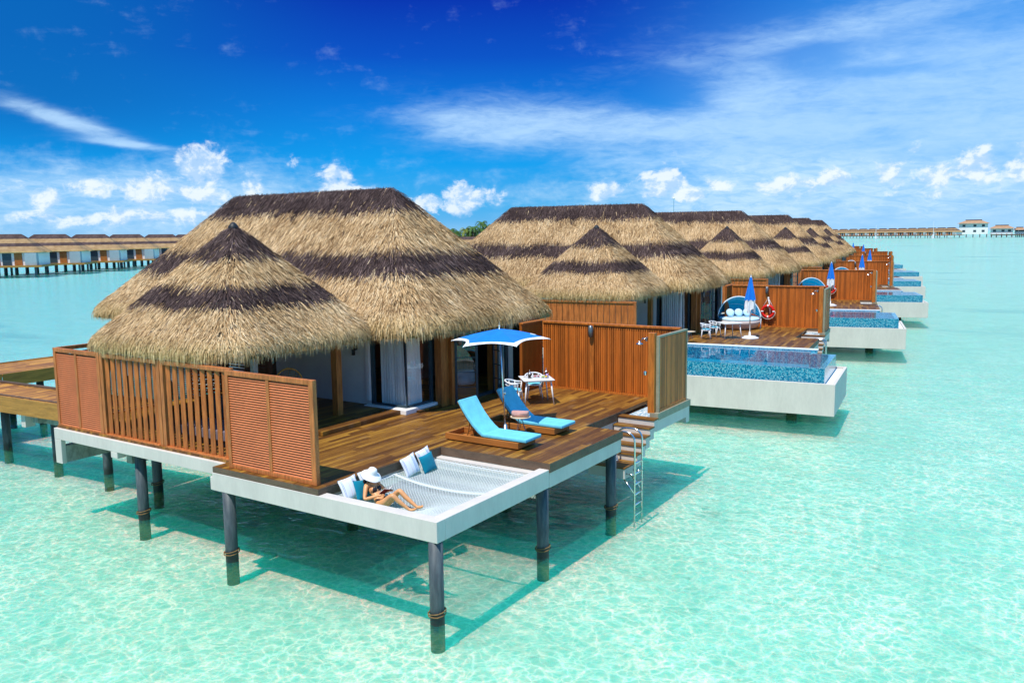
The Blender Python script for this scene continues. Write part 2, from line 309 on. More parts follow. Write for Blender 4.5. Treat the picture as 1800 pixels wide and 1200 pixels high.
# ------------------------------------------------------------------ mesh builder
BASE = {}                                            # root object -> location its parts' coordinates are relative to
class MB:
    def __init__(s): s.v = []; s.f = []; s.M = None; s.mi = []; s.m = 0; s.at = {}
    def add(s, vs, fs):
        o = len(s.v)
        if s.M is not None: vs = [s.M @ Vector(v) for v in vs]
        s.v += [tuple(v) for v in vs]; s.f += [tuple(i+o for i in f) for f in fs]; s.mi += [s.m]*len(fs); return s
    def box(s, x0, x1, y0, y1, z0, z1):
        if x1 < x0: x0, x1 = x1, x0
        if y1 < y0: y0, y1 = y1, y0
        return s.add([(x0, y0, z0), (x1, y0, z0), (x1, y1, z0), (x0, y1, z0), (x0, y0, z1), (x1, y0, z1), (x1, y1, z1), (x0, y1, z1)],
                     [(0, 3, 2, 1), (4, 5, 6, 7), (0, 1, 5, 4), (1, 2, 6, 5), (2, 3, 7, 6), (3, 0, 4, 7)])
    def obox(s, c, ax, ay, az, hx, hy, hz):
        c = Vector(c); ax, ay, az = Vector(ax)*hx, Vector(ay)*hy, Vector(az)*hz
        return s.add([c+i*ax+j*ay+k*az for k in (-1, 1) for i, j in ((-1, -1), (1, -1), (1, 1), (-1, 1))], [(0, 3, 2, 1), (4, 5, 6, 7), (0, 1, 5, 4), (1, 2, 6, 5), (2, 3, 7, 6), (3, 0, 4, 7)])
    def prism(s, pts, z0, z1):
        n = len(pts); s.add([(x, y, z0) for x, y in pts]+[(x, y, z1) for x, y in pts], [tuple(range(n))[::-1], tuple(range(n, 2*n))]+[(i, (i+1) % n, n+(i+1) % n, n+i) for i in range(n)]); return s
    def tube(s, pts, r, n=8, caps=True, closed=False):
        pts = [Vector(p) for p in pts]; k = len(pts); rs = r if isinstance(r, (list, tuple)) else [r]*k
        vs = []; prev = None
        for i, p in enumerate(pts):
            if closed: t = pts[(i+1) % k]-pts[i-1]
            else: t = pts[min(i+1, k-1)]-pts[max(i-1, 0)]
            t.normalize()
            a = prev-t*prev.dot(t) if prev is not None else (Vector((0, 0, 1)) if abs(t.z) < .9 else Vector((1, 0, 0))).cross(t)
            a.normalize(); prev = a; b = t.cross(a)
            vs += [p+(a*cos(2*pi*j/n)+b*sin(2*pi*j/n))*rs[i] for j in range(n)]
        fs = [(i*n+j, i*n+(j+1) % n, (i+1)*n+(j+1) % n, (i+1)*n+j) for i in range(k-1) for j in range(n)]
        if closed: fs += [((k-1)*n+j, (k-1)*n+(j+1) % n, (j+1) % n, j) for j in range(n)]
        elif caps: fs += [tuple(range(n))[::-1], tuple((k-1)*n+j for j in range(n))]
        return s.add(vs, fs)
    def lathe(s, c, prof, n=24, sx=1, sy=1):
        vs = []; k = len(prof)
        for r, z in prof: vs += [(c[0]+r*sx*cos(2*pi*j/n), c[1]+r*sy*sin(2*pi*j/n), c[2]+z) for j in range(n)]
        fs = [(i*n+j, i*n+(j+1) % n, (i+1)*n+(j+1) % n, (i+1)*n+j) for i in range(k-1) for j in range(n)]
        if prof[0][0] > 1e-4: fs.append(tuple(range(n))[::-1])
        if prof[-1][0] > 1e-4: fs.append(tuple((k-1)*n+j for j in range(n)))
        return s.add(vs, fs)
    def grid(s, fn, nu, nv, closeu=False):
        s.add([fn(i/nu, j/nv) for j in range(nv+1) for i in range(nu+1)], [(j*(nu+1)+i, j*(nu+1)+i+1, (j+1)*(nu+1)+i+1, (j+1)*(nu+1)+i) for j in range(nv) for i in range(nu)]); return s
    def mesh(s, name, mt, org=(0, 0, 0), smooth=False):
        me = bpy.data.meshes.new(name); o = Vector(org)
        me.from_pydata([tuple(Vector(v)-o) for v in s.v], [], s.f)
        for q in (mt if isinstance(mt, (list, tuple)) else [mt]): me.materials.append(q)
        if any(s.mi): me.polygons.foreach_set('material_index', s.mi)
        if smooth: me.polygons.foreach_set('use_smooth', [True]*len(me.polygons))
        for k, vals in s.at.items():
            a = me.attributes.new(k, 'FLOAT', 'POINT'); a.data.foreach_set('value', vals)
        me.update(); return me
    def part(s, name, mt, parent, smooth=False, bevel=0, label=None):
        r = parent
        while r.parent: r = r.parent
        o = bpy.data.objects.new(name, s.mesh(name, mt, BASE.get(r, (0, 0, 0)), smooth)); COL.objects.link(o); o.parent = parent
        if label: o['label'] = label
        if bevel: bev(o, bevel)
        return o
    def thing(s, name, mt, label, cat, loc, smooth=False, bevel=0, group=None, kind=None):
        o = bpy.data.objects.new(name, s.mesh(name, mt, loc, smooth)); COL.objects.link(o); o.location = loc; BASE[o] = Vector(loc)
        tag(o, label, cat, group, kind)
        if bevel: bev(o, bevel)
        return o
def bev(o, w, seg=2):
    b = o.modifiers.new('bevel', 'BEVEL'); b.width = w; b.segments = seg; b.limit_method = 'ANGLE'; b.angle_limit = R(40)
    o.data.polygons.foreach_set('use_smooth', [True]*len(o.data.polygons))
    w_ = o.modifiers.new('wn', 'WEIGHTED_NORMAL')
def tag(o, label=None, cat=None, group=None, kind=None):
    if label: o['label'] = label
    if cat: o['category'] = cat
    if group: o['group'] = group
    if kind: o['kind'] = kind
def thing(name, label, cat, loc, group=None):
    o = bpy.data.objects.new(name, None); COL.objects.link(o); o.location = loc; o.empty_display_size = .2; BASE[o] = Vector(loc); tag(o, label, cat, group); return o
def copy_tree(o, parent=None):
    c = o.copy(); COL.objects.link(c); c.parent = parent
    for ch in list(o.children): copy_tree(ch, c)
    return c
VP = {1: (0, 0, 0), 2: (.692, 21.164, .113), 3: (.519, 41.2, .205), 4: (-.772, 60.79, .273), 5: (-3.5, 81., .315), 6: (-6.3, 101., .36), 7: (-11.5, 124., .42), 8: (-17., 146., .48), 9: (-26., 165., .55)}
def TR(k): x, y, a = VP[k]; return Matrix.Translation((x, y, 0)) @ Matrix.Rotation(a, 4, 'Z')
def to_villa(o, k, label=None):
    c = copy_tree(o); m = TR(k) @ o.matrix_basis; c.matrix_basis = m
    if label: c['label'] = label
    return c

# ------------------------------------------------------------------ sea
SSW = .68
def seabed_fn(n, b):
    p = n.pos(); x, y, z = n.xyz(p)
    big = n.noise(n.comb(x*.012, y*.03, 0.), 1., 5., .6); mid = n.noise(n.comb(x*.05, y*.16, 2.), 1., 5., .6)
    sm = n.noise(p, .9, 5., .7); spk = n.noise(p, 3.4, 4., .75)
    c = n.mix(n.smooth(sm, .3, .7), (.74, .75, .62), (.87, .85, .72))
    c = n.mix(n.smooth(spk, .66, .76)*.5, c, (.34, .40, .27))
    dist = n.vm('LENGTH', n.vm('SUBTRACT', p, (9., -11., 0.)))
    grass = n.smooth(big*.5+mid*.5, .53, .63)*n.smooth(dist, 45., 90.)
    c = n.mix(grass*.55, c, (.22, .34, .40))
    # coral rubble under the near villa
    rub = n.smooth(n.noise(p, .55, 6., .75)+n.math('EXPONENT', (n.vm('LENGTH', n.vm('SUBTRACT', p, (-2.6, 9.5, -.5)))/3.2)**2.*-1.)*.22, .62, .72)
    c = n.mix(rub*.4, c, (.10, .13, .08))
    n.put(b.inputs['Base Color'], c); b.inputs['Roughness'].default_value = 1.; b.inputs['Specular IOR Level'].default_value = 0.
    b.inputs['Subsurface Weight'].default_value = SSW; b.inputs['Subsurface Scale'].default_value = 1.; b.inputs['Subsurface Radius'].default_value = (.05, 7.0, 5.4)
    rip = n.math('SINE', (x*.6+y*2.2+n.noise(p, .8, 3.)*5.)*3.2)
    n.put(b.inputs['Normal'], n.bump(rip*.35+sm*1.5, .35, .08))
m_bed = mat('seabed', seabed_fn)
def water_fn(n, b):
    p = n.pos(); x, y, z = n.xyz(p); dist = n.vm('LENGTH', n.vm('SUBTRACT', p, tuple(CAM)))
    flat = n.comb(x, y, 0.)
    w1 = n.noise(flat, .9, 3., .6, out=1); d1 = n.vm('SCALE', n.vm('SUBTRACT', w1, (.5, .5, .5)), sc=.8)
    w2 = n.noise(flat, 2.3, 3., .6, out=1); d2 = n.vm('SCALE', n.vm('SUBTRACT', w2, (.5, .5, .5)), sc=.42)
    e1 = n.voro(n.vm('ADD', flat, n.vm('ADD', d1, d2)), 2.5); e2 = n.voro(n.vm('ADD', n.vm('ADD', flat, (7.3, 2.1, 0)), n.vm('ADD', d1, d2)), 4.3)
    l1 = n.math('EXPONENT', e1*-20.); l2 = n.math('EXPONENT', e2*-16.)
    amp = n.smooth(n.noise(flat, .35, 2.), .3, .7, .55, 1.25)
    c = (l1*.8+l2*.7)*amp  # web of sunlight caustics, put into the surface's transmission colour
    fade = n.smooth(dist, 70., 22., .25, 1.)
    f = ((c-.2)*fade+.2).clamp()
    # lagoon colour: greener near, a little bluer far out
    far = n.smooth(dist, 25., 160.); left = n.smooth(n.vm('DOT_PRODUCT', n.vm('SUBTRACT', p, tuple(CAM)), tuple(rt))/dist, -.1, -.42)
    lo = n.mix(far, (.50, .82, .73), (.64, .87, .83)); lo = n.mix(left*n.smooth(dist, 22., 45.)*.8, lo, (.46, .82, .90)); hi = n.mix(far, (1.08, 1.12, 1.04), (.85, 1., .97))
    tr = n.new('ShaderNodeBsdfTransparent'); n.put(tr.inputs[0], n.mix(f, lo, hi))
    # scattered light inside the water
    tl = n.new('ShaderNodeBsdfDiffuse'); tl.inputs[0].default_value = (.0, .42, .36, 1)
    gl = n.new('ShaderNodeBsdfGlossy'); gl.inputs['Roughness'].default_value = .09
    h = n.noise(n.comb(x*1., y*1.6, 0.), 1.3, 4., .6, .3)*1.+n.noise(flat, 5.5, 3., .6)*.28+n.noise(n.comb(x*.25, y*.5, 4.), 1., 3.)*1.6
    nb = n.new('ShaderNodeBump'); n.put(nb.inputs['Height'], h); nb.inputs['Strength'].default_value = .5; nb.inputs['Distance'].default_value = .16
    n.l.new(nb.outputs[0], gl.inputs['Normal'])
    fr = n.new('ShaderNodeFresnel'); fr.inputs[0].default_value = 1.33; n.l.new(nb.outputs[0], fr.inputs['Normal'])
    m0 = n.new('ShaderNodeMixShader'); m0.inputs[0].default_value = .13; n.l.new(tr.outputs[0], m0.inputs[1]); n.l.new(tl.outputs[0], m0.inputs[2])
    mx = n.new('ShaderNodeMixShader'); n.put(mx.inputs[0], (E(n, fr.outputs[0])*.9).min(.40)*n.front()); n.l.new(m0.outputs[0], mx.inputs[1]); n.l.new(gl.outputs[0], mx.inputs[2])
    n.l.new(mx.outputs[0], n.n['Material Output'].inputs[0])
m_water = mat('sea water', water_fn)
B_ = 9000
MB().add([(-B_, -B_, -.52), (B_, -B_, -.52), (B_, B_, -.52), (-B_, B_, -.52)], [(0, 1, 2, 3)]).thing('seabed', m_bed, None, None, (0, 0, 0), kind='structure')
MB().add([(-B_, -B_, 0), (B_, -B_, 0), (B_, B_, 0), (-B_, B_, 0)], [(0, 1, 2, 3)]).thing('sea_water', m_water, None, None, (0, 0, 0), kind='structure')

# ------------------------------------------------------------------ thatched roofs
PROF = [(0, 0), (.06, .05), (.3, .29), (.6, .585), (.85, .825), (.93, .895), (.975, .945), (1., 1.)]
def prof(t):
    return np.interp(t, [p[0] for p in PROF], [p[1] for p in PROF])
PN = 6.
def roof_d(x, y, hx):
    qx = np.maximum(np.abs(x)-hx, 0); qy = np.abs(y); return (qx**PN+qy**PN+1e-12)**(1/PN)
def contour(hx, d, nx, nc):
    pts = []
    for q in range(4):
        sx, sy = ((1, -1), (1, 1), (-1, 1), (-1, -1))[q]
        ph = [pi/2*(i/nc) for i in range(nc+1)]
        if q % 2 == 0: ph = ph[::-1]
        ph2 = [(cos(a), sin(a)) for a in ph]
        seg = [(sx*(hx+d*c**(2/PN)), sy*d*abs(s)**(2/PN)) for c, s in ph2]
        pts += seg
    return pts
def roof_body(cx, cy, hx, W, zr, ze, bands):
    mb = MB(); nc = 10; rows = []; ts = [0, .03, .08, .15, .25, .35, .45, .55, .65, .75, .83, .9, .95, .985, 1.]
    tt = []
    for t in ts:
        c = contour(hx, W*max(t, .002)*.985, 0, nc); z = zr-(zr-ze)*prof(t)-.04
        rows.append([(cx+x, cy+y, z) for x, y in c]); tt += [t]*len(c)
    for dd, z in ((.93, ze+.08), (.8, ze+.30), (.3, ze+1.1)):
        c = contour(hx, W*dd, 0, nc); rows.append([(cx+x, cy+y, z) for x, y in c]); tt += [.99]*len(c)
    n = len(rows[0]); k = len(rows)
    mb.add([p for r_ in rows for p in r_], [(i*n+j, (i+1)*n+j, (i+1)*n+(j+1) % n, i*n+(j+1) % n) for i in range(k-1) for j in range(n)]+[tuple(range(n)), tuple((k-1)*n+j for j in range(n))[::-1]])
    mb.at['tt'] = tt; mb.bands = bands; return mb
def add_bands(me, bands):
    a = me.attributes.new('bands', 'FLOAT_VECTOR', 'POINT'); a.data.foreach_set('vector', list(bands)*len(me.vertices))
def roof_blades(cx, cy, hx, W, zr, ze, bands, dens, L=.5, w=.03, fr=1.):
    area = 4*(hx+W)*W; n = int(area*1.4*dens)
    x = rng.uniform(-(hx+W), hx+W, n); y = rng.uniform(-W, W, n); d = roof_d(x, y, hx); ok = d < W*.985; x, y, d = x[ok], y[ok], d[ok]
    # fringe along the hem
    P = []; m = int(2*(4*W+2*hx)*dens*.62*fr); c = contour(hx, 1., 0, 10)
    u = rng.uniform(-(hx+W), hx+W, m*3); v = rng.uniform(-W, W, m*3); dd = roof_d(u, v, hx); sc_ = (dd > W*.86) & (dd < W*1.0); u, v, dd = u[sc_][:m], v[sc_][:m], dd[sc_][:m]
    hem0 = np.zeros(len(x)); x = np.concatenate([x, u]); y = np.concatenate([y, v]); d = np.concatenate([d, dd]); isf = np.concatenate([hem0, np.ones(len(u))])
    k = len(x); e = 1e-3
    gx = (roof_d(x+e, y, hx)-roof_d(x-e, y, hx))/(2*e); gy = (roof_d(x, y+e, hx)-roof_d(x, y-e, hx))/(2*e)
    gl = np.hypot(gx, gy)+1e-9; gx /= gl; gy /= gl
    ja = rng.normal(0, .20, k)+.14+.12*np.sin(x*1.3+1)*np.sin(y*1.7); ca, sa = np.cos(ja), np.sin(ja); dx_, dy_ = gx*ca-gy*sa, gx*sa+gy*ca
    Lh = L*rng.uniform(.5, 1.25, k)*.72; Lh = np.where(isf > 0, Lh*.35, Lh)
    x2, y2 = x+dx_*Lh, y+dy_*Lh;  d2 = roof_d(x2, y2, hx); over = d2 > W
    H = zr-ze
    z1 = zr-H*prof(np.minimum(d/W, 1)); z2 = zr-H*prof(np.minimum(d2/W, 1))
    # past the hem: hang down
    f = np.where(over, np.clip((d2-W*.97)/np.maximum(d2-d, 1e-6), 0, 1), 0)
    x2 = x2-dx_*Lh*f*.85; y2 = y2-dy_*Lh*f*.85
    z2 = np.where(over, z2-np.abs(Lh)*f*.35-rng.uniform(0, .05, k), z2)
    z2 = np.where((isf > 0), z2-rng.uniform(.0, .16, k), z2)
    z1 = z1+.0+rng.uniform(-.02, .03, k); z2 = z2+np.where(over, 0, rng.uniform(.0, .085, k))
    lx, ly = -dy_, dx_; ww = w*rng.uniform(.5, 1.3, k); rl = rng.normal(0, .45, k)*ww
    V = np.empty((k, 4, 3))
    V[:, 0] = np.stack([x-lx*ww, y-ly*ww, z1-rl], 1); V[:, 1] = np.stack([x+lx*ww, y+ly*ww, z1+rl], 1)
    V[:, 2] = np.stack([x2+lx*ww*.35, y2+ly*ww*.35, z2+rl*.3], 1); V[:, 3] = np.stack([x2-lx*ww*.35, y2-ly*ww*.35, z2-rl*.3], 1)
    t = d/W+rng.normal(0, .020, k)+.010*np.sin(np.arctan2(y, x)*7+d*1.3)
    wav = .006*np.sin(x*2.1+y*1.7)+.005*np.sin(x*5.3-y*4.1)
    t = t+wav
    band = ((t < bands[0]-.035) | ((t > bands[1]-.035) & (t < bands[2]-.035))).astype(float)
    flip = rng.uniform(0, 1, k) < .012; band = np.where(flip, 1-band, band)
    hem = np.clip((d/W-.87)/.1, 0, 1)*rng.uniform(.4, 1.1, k)
    V = V.reshape(-1, 3)+np.array([cx, cy, 0]); return V, k, np.repeat(band, 4), np.repeat(np.clip(hem, 0, 1), 4)
def blade_part(name, args, parent, base):
    V, k, band, hem = roof_blades(*args); V = V-np.array(base)
    me = bpy.data.meshes.new(name); me.vertices.add(k*4); me.vertices.foreach_set('co', V.ravel()); me.loops.add(k*4); me.loops.foreach_set('vertex_index', np.arange(k*4, dtype=np.int32))
    me.polygons.add(k); me.polygons.foreach_set('loop_start', np.arange(0, k*4, 4, dtype=np.int32)); me.update(calc_edges=True)
    me.materials.append(m_thB)
    for nm, vals in (('band', band), ('hem', hem)):
        a = me.attributes.new(nm, 'FLOAT', 'POINT'); a.data.foreach_set('value', vals)
    me.validate(); o = bpy.data.objects.new(name, me); COL.objects.link(o); o.parent = parent; return o
MAIN = (-13., 9.6, 3.8, 4.2, 8.62, 4.34, (.225, .515, .685)); HUT = (-9.4, 3.45, .06, 2.98, 7.38, 4.3, (.325, .53, .705))
# ------------------------------------------------------------------ the villa house (model of villa 1; others are copies)
G_V = 'thatched villas standing in a row over the lagoon'
def windowpane(parent, pts, name='window'): ...
def build_villa():
    t = thing('overwater_villa', 'nearest thatched villa, the one with the hammock net deck and loungers in front', 'villa', (-11, 8, 2.1), G_V); b = BASE[t]
    rb = roof_body(*MAIN); o = rb.part('roof', m_thS, t, True); add_bands(o.data, MAIN[6])
    blade_part('thatch', MAIN+(520, .32, .0088, 1.3), o, b)
    # ridge roll with loose strands
    hb = roof_body(*HUT); h = hb.part('porch_roof', m_thS, t, True); add_bands(h.data, HUT[6])
    blade_part('thatch', HUT+(850, .29, .008, 1.2), h, b)
    MB().lathe((-9.4, 3.45, 7.3), [(.16, -.12), (.13, .05), (.06, .13), (0, .16)], 10).part('roof_finial', m_dark, h, True)
    # walls: x -20.2..-5.9, y 6.4..13
    w = MB(); w.box(-11.4, -7.45, 6.4, 6.6, 2.1, 4.75); w.box(-20.2, -12.95, 6.4, 6.6, 2.1, 4.75); w.box(-20.2, -20., 6.6, 12.8, 2.1, 4.75); w.box(-20.2, -5.7, 12.8, 13., 2.1, 4.75)
    w.box(-7.45, -6.0, 6.36, 6.6, 4.42, 4.75); w.box(-6.2, -5.7, 11.02, 11.25, 2.1, 4.75); w.box(-7.52, -7.4, 6.3, 6.4, 2.35, 4.5)
    w.part('wall', m_white, t)
    MB().box(-12.95, -11.4, 6.44, 6.56, 2.1, 4.6).part('door', m_dwood, t); 
    hd = [c for c in t.children if c.name.startswith('door')][0]
    MB().box(-11.62, -11.5, 6.38, 6.44, 3.1, 3.3).box(-11.72, -11.52, 6.34, 6.38, 3.12, 3.16).part('handle', m_steel, hd)
    # interior
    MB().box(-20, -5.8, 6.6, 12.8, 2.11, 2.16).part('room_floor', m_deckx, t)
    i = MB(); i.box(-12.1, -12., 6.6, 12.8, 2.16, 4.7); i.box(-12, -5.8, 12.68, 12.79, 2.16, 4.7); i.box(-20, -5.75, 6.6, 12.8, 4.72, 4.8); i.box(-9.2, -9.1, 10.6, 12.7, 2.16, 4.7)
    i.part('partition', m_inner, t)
    # plinth + corner window
    p = MB(); p.prism([(-7.5, 6.15), (-5.92, 6.15), (-5.92, 7.6), (-6.25, 7.6), (-6.25, 6.5), (-7.5, 6.5)], 2.1, 2.24); p.part('window_plinth', m_white, t, bevel=.015)
    fx = MB(); fx.box(-7.4, -7.28, 6.38, 6.46, 2.24, 4.42); fx.box(-7.28, -6.1, 6.38, 6.46, 2.24, 2.3); fx.box(-6.14, -6.06, 7.45, 7.55, 2.24, 4.42); fx.box(-6.14, -6.06, 6.46, 7.45, 2.24, 2.3); fx.box(-7.28, -6.06, 6.38, 6.46, 4.36, 4.42); fx.box(-6.14, -6.06, 6.46, 7.45, 4.36, 4.42); fx.box(-6.125, -6.085, 6.4, 6.44, 2.3, 4.36)
    f = fx.part('corner_window', m_frame, t)
    MB().box(-7.28, -6.125, 6.41, 6.425, 2.3, 4.36).part('pane', m_glass, f); MB().box(-6.11, -6.095, 6.44, 7.45, 2.3, 4.36).part('pane', m_glass, f)
    def curtain(x0, y0, x1, y1, amp=.045, k=9):
        mb = MB(); L = math.hypot(x1-x0, y1-y0); nx, ny = -(y1-y0)/L, (x1-x0)/L
        def fn(u, v):
            a = amp*(sin(u*k*2*pi)+.4*sin(u*k*4.6*pi+1)); g = 1-.06*v
            return (x0+(x1-x0)*u*g+nx*a*(.5+.5*(1-v)), y0+(y1-y0)*u*g+ny*a*(.5+.5*(1-v)), 2.22+2.15*v)
        mb.grid(fn, int(k*14), 6); return mb
    curtain(-7.2, 6.58, -6.27, 6.58).part('curtain', m_curt, t, True); curtain(-6.27, 6.6, -6.27, 7.25, .04, 6).part('curtain', m_curt, t, True)
    # wood pillar panels by the door and the folding glass door
    MB().box(-6.0, -5.75, 7.56, 8.06, 2.1, 4.75).box(-5.75, -5.63, 7.9, 8.03, 2.1, 4.75).part('pillar', m_pill, t, bevel=.01)
    MB().box(-6.0, -5.75, 10.22, 10.42, 2.1, 4.75).part('pillar', m_pill, t)
    MB().box(-5.85, -5.7, 8.06, 10.22, 4.45, 4.75).part('lintel', m_dwood, t)
    for (xa, ya, xb, yb) in ((-5.7, 8.14, -5.15, 8.52), (-5.7, 10.12, -5.2, 9.86)):
        d = MB(); dxx, dyy = xb-xa, yb-ya; L = math.hypot(dxx, dyy); ax = Vector((dxx/L, dyy/L, 0)); ay = Vector((-ax.y, ax.x, 0)); c = Vector(((xa+xb)/2, (ya+yb)/2, 0))
        for q in (-1, 1): d.obox(c+ax*q*(L/2-.03)+Vector((0, 0, 3.28)), ax, ay, (0, 0, 1), .035, .025, 1.15)
        for zz in (2.16, 4.40): d.obox(c+Vector((0, 0, zz)), ax, ay, (0, 0, 1), L/2, .024, .04)
        for zz in (2.6, 3.04, 3.48, 3.92): d.obox(c+Vector((0, 0, zz)), ax, ay, (0, 0, 1), L/2, .012, .012)
        fd = d.part('folding_door', m_frame, t); MB().obox(c+Vector((0, 0, 3.28)), ax, ay, (0, 0, 1), .3, .006, 1.1).part('pane', m_glass, fd)
    MB().box(-5.86, -5.72, 8.06, 10.22, 2.1, 2.17).part('threshold', m_frame, t)
    # second window right of the door
    f2 = MB().box(-5.82, -5.74, 10.42, 10.5, 2.2, 4.45).box(-5.82, -5.74, 10.9, 11.02, 2.2, 4.45).box(-5.82, -5.74, 10.5, 10.9, 2.2, 2.3).box(-5.82, -5.74, 10.5, 10.9, 4.37, 4.45).part('window', m_frame, t)
    MB().box(-5.79, -5.775, 10.5, 10.9, 2.3, 4.37).part('pane', m_glass, f2)
    curtain(-5.95, 10.46, -5.95, 10.95, .03, 4).part('curtain', m_curt, t, True); MB().box(-6, -5.62, 10.42, 11.02, 2.1, 2.2).part('window_plinth', m_white, t)
    # porch posts
    for (x, y) in ((-7.25, 4.88),): MB().box(x-.1, x+.1, y-.1, y+.1, 2.1, 4.7).part('pillar', m_pill, t)
    MB().box(-10.6, -10.44, 1.6, 1.76, 2.1, 4.7).part('pillar', m_wpaint, t); MB().box(-9.2, -9.06, 3.6, 3.74, 2.1, 4.7).part('pillar', m_wpaint, t)
    # dark spotlights
    MB().box(-7.98, -7.9, 6.3, 6.4, 3.78, 3.95).lathe((-7.94, 6.26, 3.72), [(.05, -.08), (.05, .08), (0, .1)], 10).part('spotlight', m_dark, t)
    MB().lathe((-5.56, 8.2, 4.0), [(.0, -.17), (.07, -.15), (.08, .15), (0, .17)], 12).part('wall_lamp', m_metal, t, True)
    # side wall of fence by the house
    return t
V1 = build_villa()

# ------------------------------------------------------------------ decks
def pile(parent, x, y, ztop, r=.135, rope=True):
    mb = MB(); mb.tube([(x, y, -.9), (x, y, .5), (x, y, ztop)], r, 18); o = mb.part('pile', m_pile, parent, True)
    if rope:
        rg = MB(); nn = 22
        for kk in range(2): rg.tube([(x+(r+.028+.008*sin(3*j))*cos(2*pi*j/nn), y+(r+.028+.008*cos(5*j))*sin(2*pi*j/nn), .20+.035*kk+.03*sin(2*pi*j/nn+kk)) for j in range(nn)], .012, 5, closed=True)
        rg.part('rope_collar', m_rope0, o)
    return o
def deck(kind, label):
    t = thing('wooden_deck', label, 'deck', (-3, 6, 0), 'wooden villa decks on piles')
    bd = MB(); z0, z1 = 2.0, 2.1
    if kind == 'net':
        bd.box(-6.2, -2.98, .03, .5, z0, z1); bd.box(-13.35, -2.98, .5, 3.94, z0, z1)
    else: bd.box(-13.35, -6.4, .5, 3.94, z0, z1)
    bd.box(-13.35, 0, 3.94, 7.5, z0, z1); bd.box(-13.35, -1.05, 7.5, 11.95, z0, z1)
    bd.part('deck_boards', m_deck, t)
    fs = MB(); e = .022
    if kind == 'net':
        fs.box(-6.2, -2.96, .03-e, .03, 1.97, 2.094); fs.box(-2.98, -2.98+e, .03, 3.94, 1.90, 2.094); fs.box(-2.958, 0, 3.94-e, 3.94, 1.90, 2.094)
    fs.box(0, e, 3.94-e, 7.5+e, 1.90, 2.094); fs.box(-1.05, 0, 7.5, 7.5+e, 1.9, 2.094); fs.box(-1.05, -1.05+e, 7.5+e, 9.6, 1.88, 2.094)
    fs.part('fascia', m_fascia, t); MB().box(-1.05, .0, 11.62, 11.64, 1.96, 2.094).part('fascia', m_fascia, t)
    cc = MB()
    if kind == 'net':
        cc.box(-6.22, .0, .0, .25, 1.57, 1.97); cc.box(-.25, .0, .25, 3.92, 1.57, 1.97); cc.box(-3.2, -2.99, .25, 3.93, 1.62, 1.97); cc.box(-2.99, -.25, 3.74, 3.93, 1.62, 1.89)
    cc.box(-13.4, -6.22, .42, .66, 1.74, 2.04); cc.box(-13.4, -13.1, .42, .55, 1.08, 1.74); cc.box(-10.78, -10.5, .42, .66, 1.58, 1.74); cc.box(-6.5, -6.221, .15, .42, 1.5, 1.8)
    cc.box(-.25, .0, 3.93, 7.48, 1.56, 1.9); cc.box(-1.3, -1.05, 7.48, 11.9, 1.56, 1.88); cc.box(-13.3, -.25, 11.5, 11.75, 1.56, 1.97); cc.box(-1.05, 0, 7.24, 7.48, 1.56, 1.9) if 0 else None
    cc.part('concrete_beam', m_conc, t, bevel=.012)
    cb = MB()
    cb.box(-13.35, -13.11, .55, 11.4, 1.1, 1.55)
    for x in (-10.64, -5.9): cb.box(x-.12, x+.12, .82, 11.4, 1.35, 1.72)
    for y in (3.95, 7.3): cb.box(-13.2, -.3, y-.12, y+.12, 1.3, 1.68)
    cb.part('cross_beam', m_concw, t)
    pl = [(-5.85, .12, 1.57), (-10.05, .75, 1.74), (-12., 2.46, 1.7), (-.12, 7.15, 1.56), (-6., 4, 1.5), (-6, 7.4, 1.5), (-10.6, 5.5, 1.5), (-3.4, 7.3, 1.4), (-6., 11, 1.5), (-10.5, 11, 1.5)]
    if kind == 'net': pl += [(-.14, .13, 1.57), (-.14, 3.86, 1.57)]
    for (x, y, z) in pl: pile(t, x, y, z, rope=(kind == 'net' and y < 8))
    # kerb under the shower end panel
    MB().box(-.22, .03, 9.72, 12.12, 1.93, 2.12).box(-1.05, -.22, 11.95, 12.12, 1.93, 2.12).part('kerb', m_trim, t)
    MB().box(-.24, .0, 9.7, 12.1, 1.62, 1.925).box(-.24, 0, 11.85, 12.1, 1.45, 1.62).box(-1.04, -.24, 9.7, 11.62, 1.62, 1.86).part('shower_base', m_conc, t)
    MB().box(-1.02, -.25, 9.72, 11.6, 1.862, 1.92).part('shower_tray', m_tilep, t)
    return t
D1 = deck('net', 'near deck of brown boards with the hammock net let into its corner')

# ------------------------------------------------------------------ steps, ladder, fence
def stairs():
    t = thing('staircase', 'white sided steps with wooden treads going down to the water beside the near deck', 'steps', (-.5, 9, .8), 'steps down to the water')
    rs = MB(); tr = MB()
    zs = [2.02, 1.84, 1.66, 1.48, 1.30]; y = 9.66
    for i, z in enumerate(zs):
        x0 = -1.02; x1 = .06
        rs.box(x0+.002*i, x1-.002*i, y-.27+.003*i, y-.003*i, z-.34, z-.036); tr.box(x0+.001*i, x1+.015, y-.29, y-.002, z-.035, z); y -= .27
    z = 1.12
    rs.box(-1.0, .05, 7.58, y, z-.3, z-.036); tr.box(-1.01, .065, 7.56, y-.002, z-.035, z)
    for k in range(5): rs.box(-1.5-.13*k, -1.4-.13*k, 7.65+.04*k, 7.95, .80, 1.10)
    rs.part('step_side', m_conc, t, bevel=.01); tr.part('tread', m_deckx, t)
    MB().box(-.52, -.42, 9.36, 9.375, 1.72, 1.80).part('step_light', m_dark, t)
    return t
ST = stairs()
